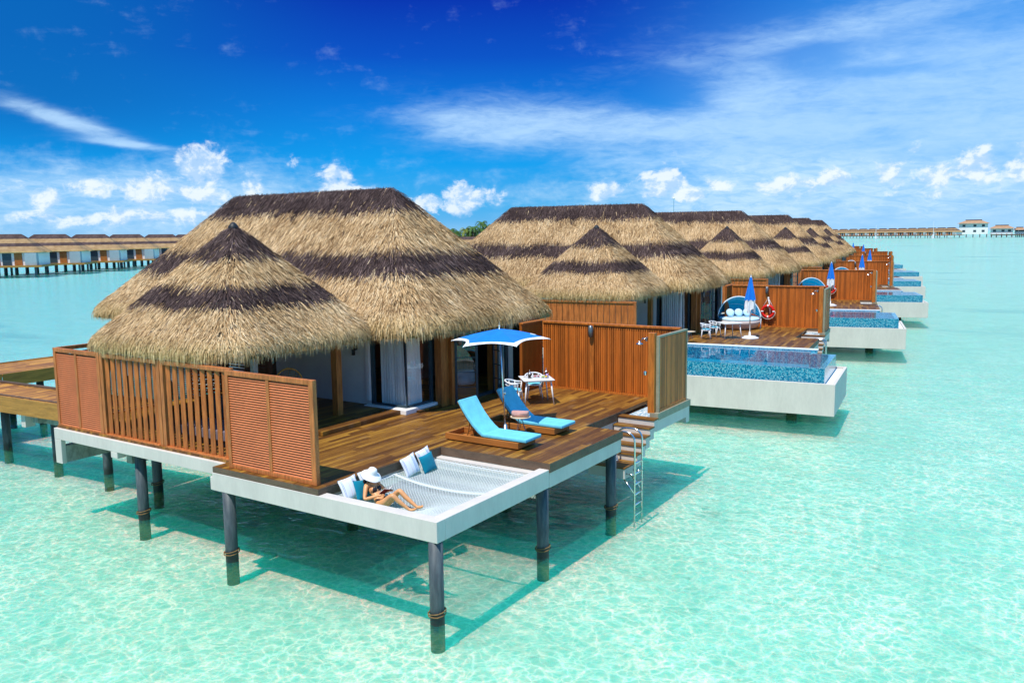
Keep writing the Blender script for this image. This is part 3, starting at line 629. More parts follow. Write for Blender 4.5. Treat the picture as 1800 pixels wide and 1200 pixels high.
def ladder():
    t = thing('pool_ladder', 'stainless steel ladder hooked on the landing beside the near deck', 'ladder', (.2, 7.9, 0), 'steel swim ladders')
    for y in (7.66, 8.1):
        pts = [(-.42, y, 1.13), (-.42, y, 1.75)]+[(-.10-.32*cos(a), y, 1.78+.26*sin(a)) for a in [pi*j/10*.5 for j in range(1, 10)]]
        pts += [(.05, y, 2.04)]+[(.05+.24*sin(a), y, 1.80+.24*cos(a)) for a in [pi/2*j/6 for j in range(1, 7)]]+[(.29, y, -.42)]
        MB().tube(pts, .024, 8).part('rail', m_steel, t, True)
        MB().lathe((-.42, y, 1.12), [(.06, 0), (.06, .03), (0, .03)], 12).part('foot_plate', m_steel, t)
    for k in range(6):
        z = 1.25-.27*k; MB().tube([(.29, 7.66, z), (.29, 8.1, z)], .028, 8).part('rung', m_steel, t, True)
    for y in (7.66, 8.1): MB().tube([(.05, y, .95), (.29, y, .95)], .02, 6).part('brace', m_steel, t, True); MB().tube([(.0, y, .8), (.29, y, .45)], .02, 6).part('brace', m_steel, t, True)
    return t
LD = ladder()
def fence():
    t = thing('privacy_fence', 'tall ribbed wooden privacy fence along the far side of the near deck', 'fence', (-2.5, 11.9, 2.1), 'ribbed fences between the decks')
    p = MB(); p.box(-4.9, -.22, 11.86, 11.92, 2.14, 4.2)
    x = -4.9
    while x < -.26: p.box(x+.006, x+.05, 11.83, 11.86, 2.18, 4.16); x += .075
    p.part('panel', m_fence, t)
    q = MB(); q.box(-5.02, -4.96, 10.6, 11.9, 2.12, 4.25); y = 10.6
    while y < 11.8: q.box(-4.96, -4.93, y+.006, y+.05, 2.14, 4.2); y += .075
    q.part('side_panel', m_fence, t)
    MB().box(-4.92, -.2, 11.80, 11.96, 4.2, 4.27).box(-5.05, -4.9, 10.6, 11.96, 4.25, 4.30).part('top_rail', m_fpost, t, bevel=.01)
    MB().box(-4.9, -.24, 11.80, 11.86, 2.1, 2.16).part('bottom_rail', m_fpost, t)
    MB().box(-3.17, -3.03, 11.78, 11.94, 2.1, 4.2).part('post', m_fpost, t)
    e = MB(); e.box(-.09, -.05, 9.90, 11.87, 2.2, 4.19); y = 9.95
    while y < 11.8: e.box(-.05, -.03, y, y+.05, 2.2, 4.16); y += .075
    e.part('end_panel', m_fencey, t)
    MB().box(-.10, -.01, 9.855, 9.90, 2.12, 4.24).box(-.10, -.01, 11.87, 11.915, 2.12, 4.24).box(-.10, -.01, 9.90, 11.87, 4.19, 4.24).part('end_frame', m_trim, t)
    MB().box(-.095, -.02, 9.90, 11.87, 2.12, 2.2).part('bottom_rail', m_fpost, t)
    MB().box(-.30, -.105, 9.74, 9.90, 2.1, 4.33).part('post', m_fpost, t, bevel=.01)
    # lamp on the middle post
    MB().lathe((-3.1, 11.71, 4.02), [(0, -.2), (.07, -.17), (.085, 0), (.07, .17), (0, .2)], 14).box(-3.14, -3.06, 11.7, 11.78, 3.97, 4.07).part('fence_lamp', m_metal, t, True)
    return t
FN = fence()
def shower():
    t = thing('outdoor_shower', 'chrome shower head and tap on the wooden post at the end of the near deck', 'shower', (-.36, 9.8, 2.1), 'outdoor showers on the fence posts')
    MB().tube([(-.36, 9.86, 4.12), (-.5, 9.86, 4.16), (-.6, 9.86, 4.05)], .014, 6).part('arm', m_steel, t, True)
    MB().lathe((-.6, 9.86, 3.98), [(.1, 0), (.1, .02), (.02, .06), (.02, .09)], 14).part('shower_head', m_steel, t, True)
    MB().lathe((-.38, 9.86, 4.14), [(.05, -.05), (.05, .05), (0, .05)], 10).part('flange', m_steel, t); MB().lathe((-.4, 9.8, 3.2), [(.045, -.05), (.05, .04), (0, .06)], 10).part('tap', m_steel, t)
    return t
SH = shower()

# ------------------------------------------------------------------ screens of the near villa
def louvre(x0, x1, y, z0, z1, label, xm=None):
    t = thing('louvred_screen', label, 'screen', ((x0+x1)/2, y, z0)); w = .10
    f = MB(); f.box(x0, x0+w, y-.05, y+.05, z0, z1); f.box(x1-w-.03, x1, y-.05, y+.06, z0, z1); f.box(x0+w, x1-w-.03, y-.05, y+.05, z1-.1, z1+.0); f.box(x0+w, x1-w-.03, y-.05, y+.05, z0, z0+.09)
    xm = xm or (x0+x1)/2; f.box(xm-.045, xm+.045, y-.045, y+.04, z0+.09, z1-.1); f.part('frame', m_lframe, t, bevel=.008)
    for (a, b) in ((x0+w, xm-.045), (xm+.045, x1-w-.03)):
        s = MB(); z = z0+.12; 
        while z < z1-.13: s.obox(((a+b)/2, y, z), (1, 0, 0), Vector((0, 1, -1.15)).normalized().cross(Vector((1,0,0)))*0+Vector((0, .85, 1)).normalized(), Vector((0, 1, -.85)).normalized(), (b-a)/2, .040, .006); z += .0535
        s.part('louvre_slats', m_louv, t)
    return t
louvre(-5.82, -3.15, .2, 2.1, 4.23, 'louvred timber screen nearest the camera, right of the slatted screens')
louvre(-13.35, -11.2, .58, 2.05, 4.2, 'louvred timber screen at the far left end of the near deck, next to the walkway', -12.3)
def slatted(x0, x1, n, label, solid=False):
    t = thing('slatted_screen', label, 'screen', ((x0+x1)/2, .6, 2.06), 'vertical slat screens under the porch roof'); z0, z1 = 2.06, 4.18; y = .6
    MB().box(x0, x0+.12, y-.06, y+.06, z0, z1).box(x1-.12, x1, y-.06, y+.06, z0, z1).box(x0+.12, x1-.12, y-.06, y+.06, z1-.09, z1).box(x0+.12, x1-.12, y-.09, y+.09, z0, z0+.07).part('frame', m_lframe, t, bevel=.01)
    s = MB(); p = (x1-x0-.24)/n
    for i in range(n):
        xc = x0+.12+p*(i+.5)
        if solid: s.obox((xc, y, 3.11), (1, 0, 0), (0, 1, 0), (0, 0, 1), p/2-.01, .02, .99)
        else: s.obox((xc, y, 3.11), Vector((1, .45, 0)).normalized(), Vector((-.45, 1, 0)).normalized(), (0, 0, 1), p*.215, .016, .99)
    s.part('slats', m_slat, t); return t
slatted(-11.2, -8.72, 9, 'left hand vertical slat screen under the porch thatch of the near villa')
slatted(-8.70, -6.15, 9, 'right hand vertical slat screen under the porch thatch of the near villa')
# side screen behind the left louvre
t = thing('side_screen', 'dark timber side screen running back from the far left corner of the near deck', 'screen', (-13.35, 3.3, 2.06))
s = MB(); z = 2.2
while z < 4.05: s.obox((-13.35, 3.3, z), (0, 1, 0), Vector((1, 0, .7)).normalized(), Vector((-.7, 0, 1)).normalized(), 2.55, .036, .008); z += .0585
s.part('louvre_slats', m_dwood, t); MB().box(-13.4, -13.3, .66, .76, 2.06, 4.2).box(-13.4, -13.3, 5.8, 5.95, 2.06, 4.2).box(-13.4, -13.3, .76, 5.8, 4.1, 4.2).box(-13.4, -13.3, .76, 5.8, 2.06, 2.15).part('frame', m_lframe, t)
# inner porch partition (lattice glimpsed through the slats)
t = thing('lattice_partition', 'dark lattice partition seen through the slats under the porch of the near villa', 'screen', (-10, 4.3, 2.1))
s = MB(); z = 2.2
while z < 4.3: s.box(-12.9, -9.3, 4.28, 4.31, z, z+.045); z += .09
s.part('lattice', m_dwood, t); MB().box(-12.95, -12.8, 4.24, 4.35, 2.1, 4.4).box(-9.35, -9.2, 4.24, 4.35, 2.1, 4.4).box(-11.2, -11.05, 4.24, 4.35, 2.1, 4.4).part('frame', m_dwood, t)
# sofa and raised step under the porch
t = thing('sofa', 'dark grey sofa with a patterned cushion behind the right hand slat screen', 'sofa', (-7.9, 1.7, 2.1))
MB().box(-9., -6.95, 1.2, 2.1, 2.24, 2.5).part('seat', fabric((.16, .13, .16)), t, bevel=.04); MB().box(-9., -6.95, 2.12, 2.3, 2.2, 3.05).part('backrest', fabric((.015, .05, .08)), t, bevel=.04)
MB().box(-8.95, -7., 1.25, 2.2, 2.1, 2.23).part('base', m_dark, t)
MB().box(-13, -6.12, 3.2, 6.38, 2.105, 2.22).thing('porch_platform', m_deck, 'low wooden platform step under the porch of the near villa', 'platform', (-9, 4.8, 2.1), bevel=.01)

# ------------------------------------------------------------------ walkways
def fix(q): return q
w1 = thing('walkway', 'short wooden walkway joining the near villa to the jetty at the left edge', 'walkway', (-18, 2.6, 2.1))
mbM = Matrix.Translation((-15.9, 2., 0)) @ Matrix.Rotation(.07, 4, 'Z')
def rb(*a): m = MB(); m.M = mbM; return m.box(*a)
rb(-8.2, 2.5, .03, 1.6, 2.04, 2.12).part('deck_boards', m_deckw, w1); 
k = rb(-8.2, 2.5, -.02, .028, 1.62, 2.14); k.box(-8.2, 2.5, 1.602, 1.65, 1.62, 2.17); k.part('fascia', m_jet, w1); rb(-8.2, 2.5, .12, .2, 2.122, 2.15).box(-8.2, 2.5, 1.5, 1.6, 2.122, 2.19).part('kerb', m_fascia, w1)
for x in (-17.69, -20.86): 
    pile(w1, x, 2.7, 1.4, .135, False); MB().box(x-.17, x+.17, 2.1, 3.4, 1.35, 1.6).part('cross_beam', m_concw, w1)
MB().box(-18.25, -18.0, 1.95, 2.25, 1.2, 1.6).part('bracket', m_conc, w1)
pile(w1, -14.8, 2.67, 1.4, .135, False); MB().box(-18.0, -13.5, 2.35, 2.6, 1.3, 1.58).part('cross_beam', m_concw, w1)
jt = thing('jetty', 'long wooden jetty running behind the row of villas', 'jetty', (-25, 5, 2.1))
pts = [Vector((-26, -22, 0)), Vector((-25.1, 4, 0))]+[TR(k) @ Vector((-25.1, 5, 0)) for k in range(2, 10)]
bd = MB(); fa = MB(); pi_ = []
for a, b in zip(pts[:-1], pts[1:]):
    d = (b-a).normalized(); n_ = Vector((d.y, -d.x, 0)); L = (b-a).length
    bd.obox((a+b)/2+Vector((0, 0, 2.09)), d, n_, (0, 0, 1), L/2, 1.55, .04); 
    for s_ in (-1, 1): fa.obox((a+b)/2+n_*s_*1.58+Vector((0, 0, 1.93)), d, n_, (0, 0, 1), L/2, .025, .24)
    for q in np.arange(1.5, L, 3.6):
        for s_ in (-1, 1): pi_.append(a+d*q+n_*s_*1.2)
bd.part('deck_boards', m_deckw, jt); fa.part('fascia', m_jet, jt)
for p in pi_[:96]: pile(jt, p.x, p.y, 2., .13, False)
# ------------------------------------------------------------------ hammock net, pillows, person
def netz(x, y):
    u = (x+2.98)/2.76; v = (y-.22)/3.52
    e = max(0, min(1, 4*u*(1-u)))*max(0, min(1, 4*v*(1-v)))
    s = .16*e**.7+.12*math.exp(-((x+2.05)/.55)**2-((y-1.)/.42)**2)+.05*math.exp(-((x+1.4)/.3)**2-((y-1.1)/.3)**2)-.03*math.exp(-((y-2.25)/.12)**2)
    return 1.84-s
hn = thing('hammock_net', 'white rope hammock net stretched inside the concrete frame over the water', 'hammock net', (-1.6, 2, 1.9))
def netpanel(y0, y1):
    vs = []; fs = []; x0, x1 = -2.955, -.275; st = .038; nx = int((x1-x0)/st); ny = int((y1-y0)/st); r = .0056
    def P(i, j):
        x = x0+(x1-x0)*i/nx; y = y0+(y1-y0)*j/ny
        x += .012*sin(y*9)+.02*sin(y*2.3)*sin((x-x0)*1.2); return Vector((x, y, netz(x, y)))
    mb = MB()
    def strut(a, b):
        o = len(mb.v); t = (b-a).normalized(); s1 = Vector((-t.y, t.x, 0)).normalized()*r; up = Vector((0, 0, r*1.1))
        mb.v += [tuple(a+s1-up*.5), tuple(a-s1-up*.5), tuple(a+up), tuple(b+s1-up*.5), tuple(b-s1-up*.5), tuple(b+up)]
        mb.f += [(o, o+1, o+4, o+3), (o+1, o+2, o+5, o+4), (o+2, o, o+3, o+5)]; mb.mi += [0]*3
    for j in range(ny):
        for i in range(nx+1):
            if (i+j) % 2 == 0:
                if i < nx: strut(P(i, j), P(i+1, j+1))
                if i > 0: strut(P(i, j), P(i-1, j+1))
    o = mb.part('net', m_rope, hn)
    # gathered edge rope and zigzag lacing
    e = MB(); loop = [P(i, 0) for i in range(nx+1)]+[P(nx, j) for j in range(1, ny+1)]+[P(i, ny) for i in range(nx-1, -1, -1)]+[P(0, j) for j in range(ny-1, 0, -1)]
    e.tube(loop, .017, 6, closed=True); e.part('edge_rope', m_rope, hn, True)
    return loop
la = netpanel(.28, 2.24); lb = netpanel(2.28, 3.69)
z = MB()
def lace(ax, fx, p0, p1, inner, outer, zo=1.86):
    k = int(abs(p1-p0)/.075); pts = []
    for i in range(k+1):
        q = p0+(p1-p0)*i/k; r_ = outer if i % 2 else inner
        zz = zo if i % 2 else (netz(r_, q) if ax == 'x' else netz(q, r_))
        pts.append((r_, q, zz) if ax == 'x' else (q, r_, zz))
    z.tube(pts, .006, 4)
lace('x', 0, .28, 3.69, -2.955, -2.985); lace('x', 0, .28, 3.69, -.275, -.25); lace('y', 0, -2.955, -.275, .28, .25); lace('y', 0, -2.955, -.275, 3.69, 3.735)
lace('y', 0, -2.955, -.275, 2.24, 2.28, netz(-1.6, 2.26)+.005)
z.part('lacing', m_rope, hn)

def pillow(name, c, w, h, th, ax, up, m, label, group=None, stripes=False):
    mb = MB(); nu = nv = 14; ax = Vector(ax).normalized(); up = Vector(up); up = (up-ax*up.dot(ax)).normalized(); nn = ax.cross(up); c = Vector(c); su = []
    for sgn in (1, -1):
        def fn(u, v):
            a, b_ = 2*u-1, 2*v-1; t = th/2*((1-a*a)*(1-b_*b_))**.38
            pin = 1-.09*(1-b_*b_)*a*a if 1 else 1; pin2 = 1-.09*(1-a*a)*b_*b_
            k = .004*sin(a*17+b_*5)*(1-abs(b_))
            return c+ax*(a*w/2*pin)+up*(b_*h/2*pin2)+nn*sgn*(t+k*(t > .01))
        mb.grid(fn, nu, nv); su += [i/nu for j in range(nv+1) for i in range(nu+1)]
    if stripes: mb.at['su'] = su
    return mb.thing(name, m, label, 'pillow', tuple(c-up*h/2), True, group=group)
GP = 'pillows leaning on the hammock edge'
# leaning against the deck edge (x = -2.96), faces towards +x
pillow('pillow', (-2.72, .64, 2.0), .46, .46, .15, (0.1, 1, .10), (-.42, .1, 1), m_stripe, 'blue and white striped pillow at the left of the woman in the white hat', GP, True)
pillow('pillow', (-2.74, 1.2, 2.02), .46, .46, .15, (0, 1, .05), (-.45, -.1, 1), m_stripe, 'blue and white striped pillow showing behind the white hat of the woman', GP, True)
pillow('pillow', (-2.56, .84, 1.93), .42, .44, .13, (.1, 1, -.12), (-.45, 0, 1), m_teal, 'teal pillow pressed behind the back of the lying woman', GP)
pillow('pillow', (-2.76, 2.56, 2.0), .44, .46, .15, (.1, 1, .22), (-.35, -.2, 1), m_stripe, 'striped pillow left of the plain teal one on the empty side of the net', GP, True)
pillow('pillow', (-2.80, 3.12, 2.03), .44, .46, .15, (.05, 1, .18), (-.35, -.15, 1), m_stripe, 'blue and white striped pillow behind the teal one, near the back corner of the net', GP, True)
pillow('pillow', (-2.63, 3.02, 1.97), .42, .42, .14, (.1, 1, .16), (-.35, -.2, 1), m_teal, 'plain teal pillow in front of two striped ones on the empty side of the net', GP)

def skin(name, joints, edges, radii, m, parent=None, root=0, sub=2, org=(0, 0, 0)):
    me = bpy.data.meshes.new(name); me.from_pydata([tuple(Vector(j)-Vector(org)) for j in joints], edges, []); o = bpy.data.objects.new(name, me); COL.objects.link(o)
    sk = o.modifiers.new('skin', 'SKIN'); sk.use_smooth_shade = True
    for i, r_ in enumerate(radii):
        sv = me.skin_vertices[0].data[i]; sv.radius = (r_, r_) if not isinstance(r_, tuple) else r_; sv.use_root = (i == root)
    sb = o.modifiers.new('sub', 'SUBSURF'); sb.levels = sb.render_levels = sub
    dg = bpy.context.evaluated_depsgraph_get(); new = bpy.data.meshes.new_from_object(o.evaluated_get(dg)); bpy.data.objects.remove(o)
    new.name = name; new.materials.clear(); new.materials.append(m); new.polygons.foreach_set('use_smooth', [True]*len(new.polygons))
    return new
PO = (-2.14, .93, 1.6)
J = {}; pts = []; rad = []; ed = []
def J_(n, p, r_, link=None):
    J[n] = len(pts); pts.append(Vector(p)); rad.append(r_)
    if link: ed.append((J[link], J[n]))
J_('pel', (-2.12, .93, 1.72), (.135, .10)); J_('waist', (-2.245, .935, 1.84), (.108, .078), 'pel'); J_('chest', (-2.38, .95, 1.96), (.128, .092), 'waist')
J_('up', (-2.455, .96, 2.05), (.105, .07), 'chest'); J_('neck', (-2.485, .965, 2.115), .046, 'up'); J_('head0', (-2.475, .965, 2.155), .048, 'neck')
for s, sy, elb, wr in (('R', -1, (-2.35, .655, 1.82), (-2.09, .80, 1.905)), ('L', 1, (-2.29, 1.24, 1.85), (-2.02, 1.06, 1.955))):
    J_('sh'+s, (-2.435, .96+.16*sy, 2.04), .052, 'up'); J_('ua'+s, (Vector(pts[-1])*.5+Vector(elb)*.5), .044, 'sh'+s); J_('el'+s, elb, .037, 'ua'+s); J_('fa'+s, Vector(elb)*.6+Vector(wr)*.4, .036, 'el'+s); J_('wr'+s, wr, .023, 'fa'+s)
    d = (Vector(wr)-Vector(elb)).normalized(); J_('pa'+s, Vector(wr)+d*.05, (.034, .016), 'wr'+s)
for s, hp, kn, an, toe in (('R', (-2.08, .84, 1.70), (-1.70, .76, 1.99), (-1.42, .93, 1.69), (-1.27, .98, 1.73)), ('L', (-2.08, 1.04, 1.70), (-1.72, 1.0, 2.02), (-1.36, 1.09, 1.71), (-1.22, 1.12, 1.75))):
    hp, kn, an, toe = map(Vector, (hp, kn, an, toe))
    J_('hp'+s, hp, .098, 'pel'); J_('th'+s, hp*.55+kn*.45+Vector((0, 0, -.012)), .078, 'hp'+s); J_('kn'+s, kn, .054, 'th'+s); J_('ca'+s, kn*.65+an*.35+Vector((-.02, 0, -.01)), .054, 'kn'+s); J_('an'+s, an, .031, 'ca'+s); J_('ft'+s, an*.5+toe*.5+Vector((0, 0, -.02)), .032, 'an'+s); J_('to'+s, toe, (.03, .018), 'ft'+s)
body = skin('body', pts, ed, rad, m_skin, root=0, org=PO)
pr_ = thing('person', 'woman in white sun hat and black bikini reclining on the net with a book', 'person', PO)
# head and fingers joined to the body mesh
bm = bmesh.new(); bm.from_mesh(body)
hc = Vector((-2.455, .965, 2.20))-Vector(PO); face = Vector((.93, -.05, -.36)).normalized(); hu = Vector((.36, 0, .93)); hs = hu.cross(face).normalized(); hu = face.cross(hs)
hm = bmesh.new(); bmesh.ops.create_icosphere(hm, subdivisions=4, radius=1)
for v in hm.verts:
    x, y, z = v.co
    f_, s_, u_ = x*.098, y*.074, z*.118
    if z < -.2: s_ *= 1-.35*(-z-.2); f_ *= 1-.12*(-z-.2)
    g = lambda yy, zz, w: math.exp(-((y-yy)**2+(z-zz)**2)/w)
    if x > 0: f_ += .020*g(0, -.22, .012)+.012*g(0, -.05, .02)-.010*g(.36, .02, .03)-.010*g(-.36, .02, .03)+.006*g(0, -.55, .012)+.004*g(0, -.85, .03)
    v.co = hc+face*f_+hs*s_+hu*u_
me_h = bpy.data.meshes.new('h'); hm.to_mesh(me_h); bm.from_mesh(me_h)
for s, wr, el_, nd in (('R', pts[J['paR']], pts[J['elR']], 1), ('L', pts[J['paL']], pts[J['elL']], -1)):
    d = (wr-el_).normalized(); side = Vector((0, 0, 1)).cross(d).normalized()
    for i, (off, ln) in enumerate(((-.026, .055), (-.009, .066), (.009, .062), (.025, .05))):
        b0 = wr+side*off-Vector(PO); 
        f = MB(); f.tube([b0-d*.015, b0+d*.015, b0+d*ln*.6+Vector((0, 0, .006)), b0+d*ln+Vector((0, 0, -.012)), b0+d*(ln+.008)+Vector((0, 0, -.028))], [.0095, .009, .008, .0075, .005], 7)
        mm = f.mesh('f', m_skin); bm.from_mesh(mm)
    b0 = wr-d*.03+side*.03*nd-Vector(PO); f = MB(); f.tube([b0, b0+side*.02*nd+d*.02, b0+side*.025*nd+d*.048+Vector((0, 0, .012))], [.011, .010, .007], 7); bm.from_mesh(f.mesh('f', m_skin))
# bust
for sy in (-1, 1):
    q = bmesh.new(); bmesh.ops.create_icosphere(q, subdivisions=3, radius=1)
    c = Vector((-2.315, .95+.068*sy, 1.97))-Vector(PO)
    for v in q.verts: v.co = c+Vector((v.co.x*.062, v.co.y*.062, v.co.z*.058))
    mq = bpy.data.meshes.new('q'); q.to_mesh(mq); bm.from_mesh(mq)
bm.to_mesh(body); bm.free(); body.polygons.foreach_set('use_smooth', [True]*len(body.polygons))
bo = bpy.data.objects.new('body', body); COL.objects.link(bo); bo.parent = pr_
BASE[pr_] = Vector(PO)
def hp_(f_, s_, u_): return Vector(PO)+hc+face*f_+hs*s_+hu*u_
def ring(c, n_, r0, r1, prof_): ...
# hair
hb = MB(); hb.grid(lambda u, v: hp_(cos(pi*(.35+1.3*u)+0)*.105*sin(pi*(.02+.72*v))*1.0+.004, sin(pi*(.35+1.3*u))*.085*sin(pi*(.02+.72*v)), .124*cos(pi*(.02+.72*v))), 16, 10)
hb.tube([hp_(-.07, .05, -.06), hp_(-.06, .07, -.15), hp_(.0, .085, -.24), hp_(.03, .08, -.30)], [.03, .035, .028, .01], 8); hb.tube([hp_(-.07, -.05, -.06), hp_(-.06, -.07, -.15), hp_(-.0, -.085, -.22)], [.03, .035, .01], 8)
hb.part('hair', m_hair, pr_, True)
# sun hat: wide wavy brim and rounded crown
hat = MB(); prof_h = [(.0, .165), (.05, .162), (.082, .14), (.096, .10), (.10, .055), (.102, .045), (.135, .028), (.17, .012), (.212, -.014), (.216, -.021), (.17, .006), (.135, .022), (.098, .04)]
nn = 36; vs = []
tilt = face*.22
for r_, z_ in prof_h:
    for j in range(nn):
        a = 2*pi*j/nn; wv = (.004*sin(2*a+.6)+.007*sin(5*a))*max(0, (r_-.1)/.14); zz = z_+wv-.03*max(0, (r_-.11)/.14)*cos(a)
        vs.append(hp_(.012+r_*cos(a)+.0-.25*(r_*0), r_*sin(a), .04+zz-.10*(r_*cos(a)+.0)*-1*.0+.12*max(0, -cos(a))*-max(0, r_-.1)))
hat.add(vs, [(i*nn+j, i*nn+(j+1) % nn, (i+1)*nn+(j+1) % nn, (i+1)*nn+j) for i in range(len(prof_h)-1) for j in range(nn)]); hat.part('sun_hat', m_hat, pr_, True)
# bikini
bk = MB()
for sy in (-1, 1):
    c = Vector((-2.308, .95+.068*sy, 1.968))
    bk.grid(lambda u, v: c+Vector((.071*cos(pi*(v-.5)*.62)*cos(pi*(u-.5)*.72), .066*sin(pi*(u-.5)*.72)*cos(pi*(v-.5)*.62)*1.0, .066*sin(pi*(v-.5)*.62)+.0)), 8, 8)
    bk.tube([c+Vector((.03, .02*sy, .05)), c+Vector((-.06, .02*sy, .10)), (-2.475, .965+.04*sy, 2.115)], .005, 5)
bk.tube([(-2.25, .89, 1.95), (-2.24, .95, 1.945), (-2.25, 1.01, 1.95)], .007, 5)
bk.tube([(-2.27, .835, 1.935), (-2.365, .815, 1.925), (-2.455, .86, 1.94)], .005, 5); bk.tube([(-2.27, 1.065, 1.935), (-2.365, 1.085, 1.925), (-2.455, 1.04, 1.94)], .005, 5)
bk.part('bikini_top', m_bikini, pr_, True)
MB().tube([(-2.02, .83, 1.80), (-2.06, .935, 1.835), (-2.02, 1.04, 1.80)], [.012, .03, .012], 8).tube([(-2.04, .83, 1.80), (-2.14, .80, 1.80), (-2.24, .85, 1.76)], .012, 6).part('bikini_bottom', m_bikini, pr_, True)
eb = MB()
for sy in (-1, 1): eb.lathe(tuple(hp_(.083, .028*sy, .0)), [(0, -.008), (.008, 0), (0, .008)], 10)
eb.part('eyes', m_bikini, pr_, True); MB().tube([hp_(.084, -.022, -.062), hp_(.093, 0, -.060), hp_(.084, .022, -.062)], [.003, .0065, .003], 7).part('mouth', m_lip, pr_, True)
# book
bc = Vector((-1.985, .925, 1.965)); n1_ = Vector((-.62, .1, .75)).normalized(); ax = Vector((0, 1, 0)); ux = ax.cross(n1_).normalized()
bt = thing('book', 'open dark red book held in the hands of the reclining woman', 'book', tuple(bc))
c1 = MB(); pg = MB()
for sy in (-1, 1):
    a2 = (ax*sy*cos(.35)+n1_*sin(.35)).normalized(); n2_ = a2.cross(ux)*sy*-1
    if n2_.dot(n1_) < 0: n2_ = -n2_
    c1.obox(bc+a2*.068, a2, ux, n2_, .068, .10, .002); pg.obox(bc+a2*.065+n2_*.009, a2, ux, n2_, .062, .094, .006)
c1.part('cover', m_book, bt); pg.part('pages', m_paper, bt)

# ------------------------------------------------------------------ furniture
def lounger(y0, label):
    t = thing('sun_lounger', label, 'sun lounger', (-2.2, y0+.38, 2.1), 'blue sun loungers on the near deck'); x0, x1, y1 = -3.28, -1.17, y0+.76
    MB().box(x0, x1, y0, y0+.05, 2.13, 2.28).box(x0, x1, y1-.05, y1, 2.13, 2.28).box(x0, x0+.05, y0+.05, y1-.05, 2.13, 2.28).box(x1-.05, x1, y0+.05, y1-.05, 2.13, 2.28).box(-2.28, -2.2, y0+.05, y1-.05, 2.16, 2.26).box(x0+.1, x1-.1, y0+.06, y1-.06, 2.1, 2.13).part('frame', m_teak, t, bevel=.008)
    sl_ = MB(); x = -2.16
    while x < x1-.08: sl_.box(x, x+.06, y0+.05, y1-.05, 2.262, 2.282); x += .085
    sl_.part('slats', m_teak, t)
    MB().box(x1-.002, x1+.004, y0+.3, y0+.42, 2.2, 2.225).part('grip_slot', m_dark, t)
    # curved backrest
    prf = [(-2.2, 2.285), (-2.34, 2.38), (-2.5, 2.52), (-2.66, 2.70), (-2.8, 2.89), (-2.92, 3.08)]
    bf = MB(); 
    for yy in (y0+.08, y1-.08): bf.tube([(x, yy, z-.035) for x, z in prf], .02, 6)
    for i in range(1, 6): bf.box(prf[i][0]-.03, prf[i][0]+.01, y0+.08, y1-.08, prf[i][1]-.05, prf[i][1]-.03)
    bf.part('backrest', m_teak, t)
    sp = MB()
    for yy in (y0+.14, y1-.14): sp.tube([(-2.62, yy, 2.62), (-2.72, yy, 2.2)], .016, 5); sp.tube([(-2.62, yy, 2.62), (-2.52, yy, 2.2)], .012, 5)
    sp.tube([(-2.68, y0+.14, 2.35), (-2.68, y1-.14, 2.35)], .012, 5); sp.part('prop', m_teak, t)
    # cushions
    a, b = y0+.03, y1-.03; th = .085
    MB().box(-2.19, -.98, a, b, 2.29, 2.29+th).part('seat_cushion', m_cush, t, bevel=.022)
    cu = MB(); n_ = len(prf); vs = []
    for i, (x, z) in enumerate(prf):
        p0 = Vector(prf[max(0, i-1)]); p1 = Vector(prf[min(n_-1, i+1)]); d = (p1-p0).normalized(); nx, nz = d.y, -d.x
        if nz < 0: nx, nz = -nx, -nz
        for yy in (a, b): vs += [(x, yy, z), (x+nx*th, yy, z+nz*th)]
    fs = []
    for i in range(n_-1):
        o, p = 4*i, 4*(i+1); fs += [(o, o+2, p+2, p), (o+1, p+1, p+3, o+3), (o, p, p+1, o+1), (o+2, o+3, p+3, p+2)]
    fs += [(0, 1, 3, 2), (4*n_-4, 4*n_-2, 4*n_-1, 4*n_-3)]
    cu.add(vs, fs).part('back_cushion', m_cush, t, bevel=.02)
    return t
lounger(4.5, 'blue cushioned sun lounger nearest the hammock net')
lounger(6.15, 'blue cushioned sun lounger behind the side table, partly in the parasol shade')
def side_table(x, y, label, h=.5):
    t = thing('side_table', label, 'side table', (x, y, 2.1), 'small round side tables on the decks')
    MB().lathe((x, y, 2.1), [(.24, h-.02), (.25, h-.012), (.25, h), (0, h)], 28).part('table_top', m_ltop, t)
    for k in range(3):
        a0 = 2*pi*k/3+.3; lg = MB()
        for s_ in (-.45, .45): lg.tube([(x+.05*cos(a0+s_*2), y+.05*sin(a0+s_*2), 2.1+h-.02), (x+.09*cos(a0+s_*.5), y+.09*sin(a0+s_*.5), 2.1+h*.5), (x+.20*cos(a0), y+.20*sin(a0), 2.1)], .007, 5)
        lg.part('leg', m_metal, t)
    return t
side_table(-1.88, 5.72, 'small round side table with a rolled towel between the two blue loungers', .5)
tw = MB(); sp_ = []
for i in range(40):
    a = i*.42; r_ = .085*(1-i/52); sp_.append((r_*cos(a), r_*sin(a)*.8))
d = Vector((.92, .38, 0)); nn_ = Vector((-.38, .92, 0)); c = Vector((-1.88, 5.72, 2.60+.07))
sec = [(.13*cos(a)*(1+.06*cos(3*a)), .075*sin(a)*(1+.1*cos(2*a))) for a in [2*pi*i/20 for i in range(20)]]
tw.add([c+d*q*.2+nn_*u*e+Vector((0, 0, v*e)) for q, e in ((-1, .88), (-.96, 1), (-.3, 1.03), (.3, .99), (.96, 1), (1, .88)) for u, v in sec], [(i*20+j, i*20+(j+1) % 20, (i+1)*20+(j+1) % 20, (i+1)*20+j) for i in range(5) for j in range(20)]+[tuple(range(20))[::-1], tuple(100+j for j in range(20))])
tw.tube([c-d*.2-d*.004+nn_*(x*.95)+Vector((0, 0, y*.95)) for x, y in sp_], .006, 4)
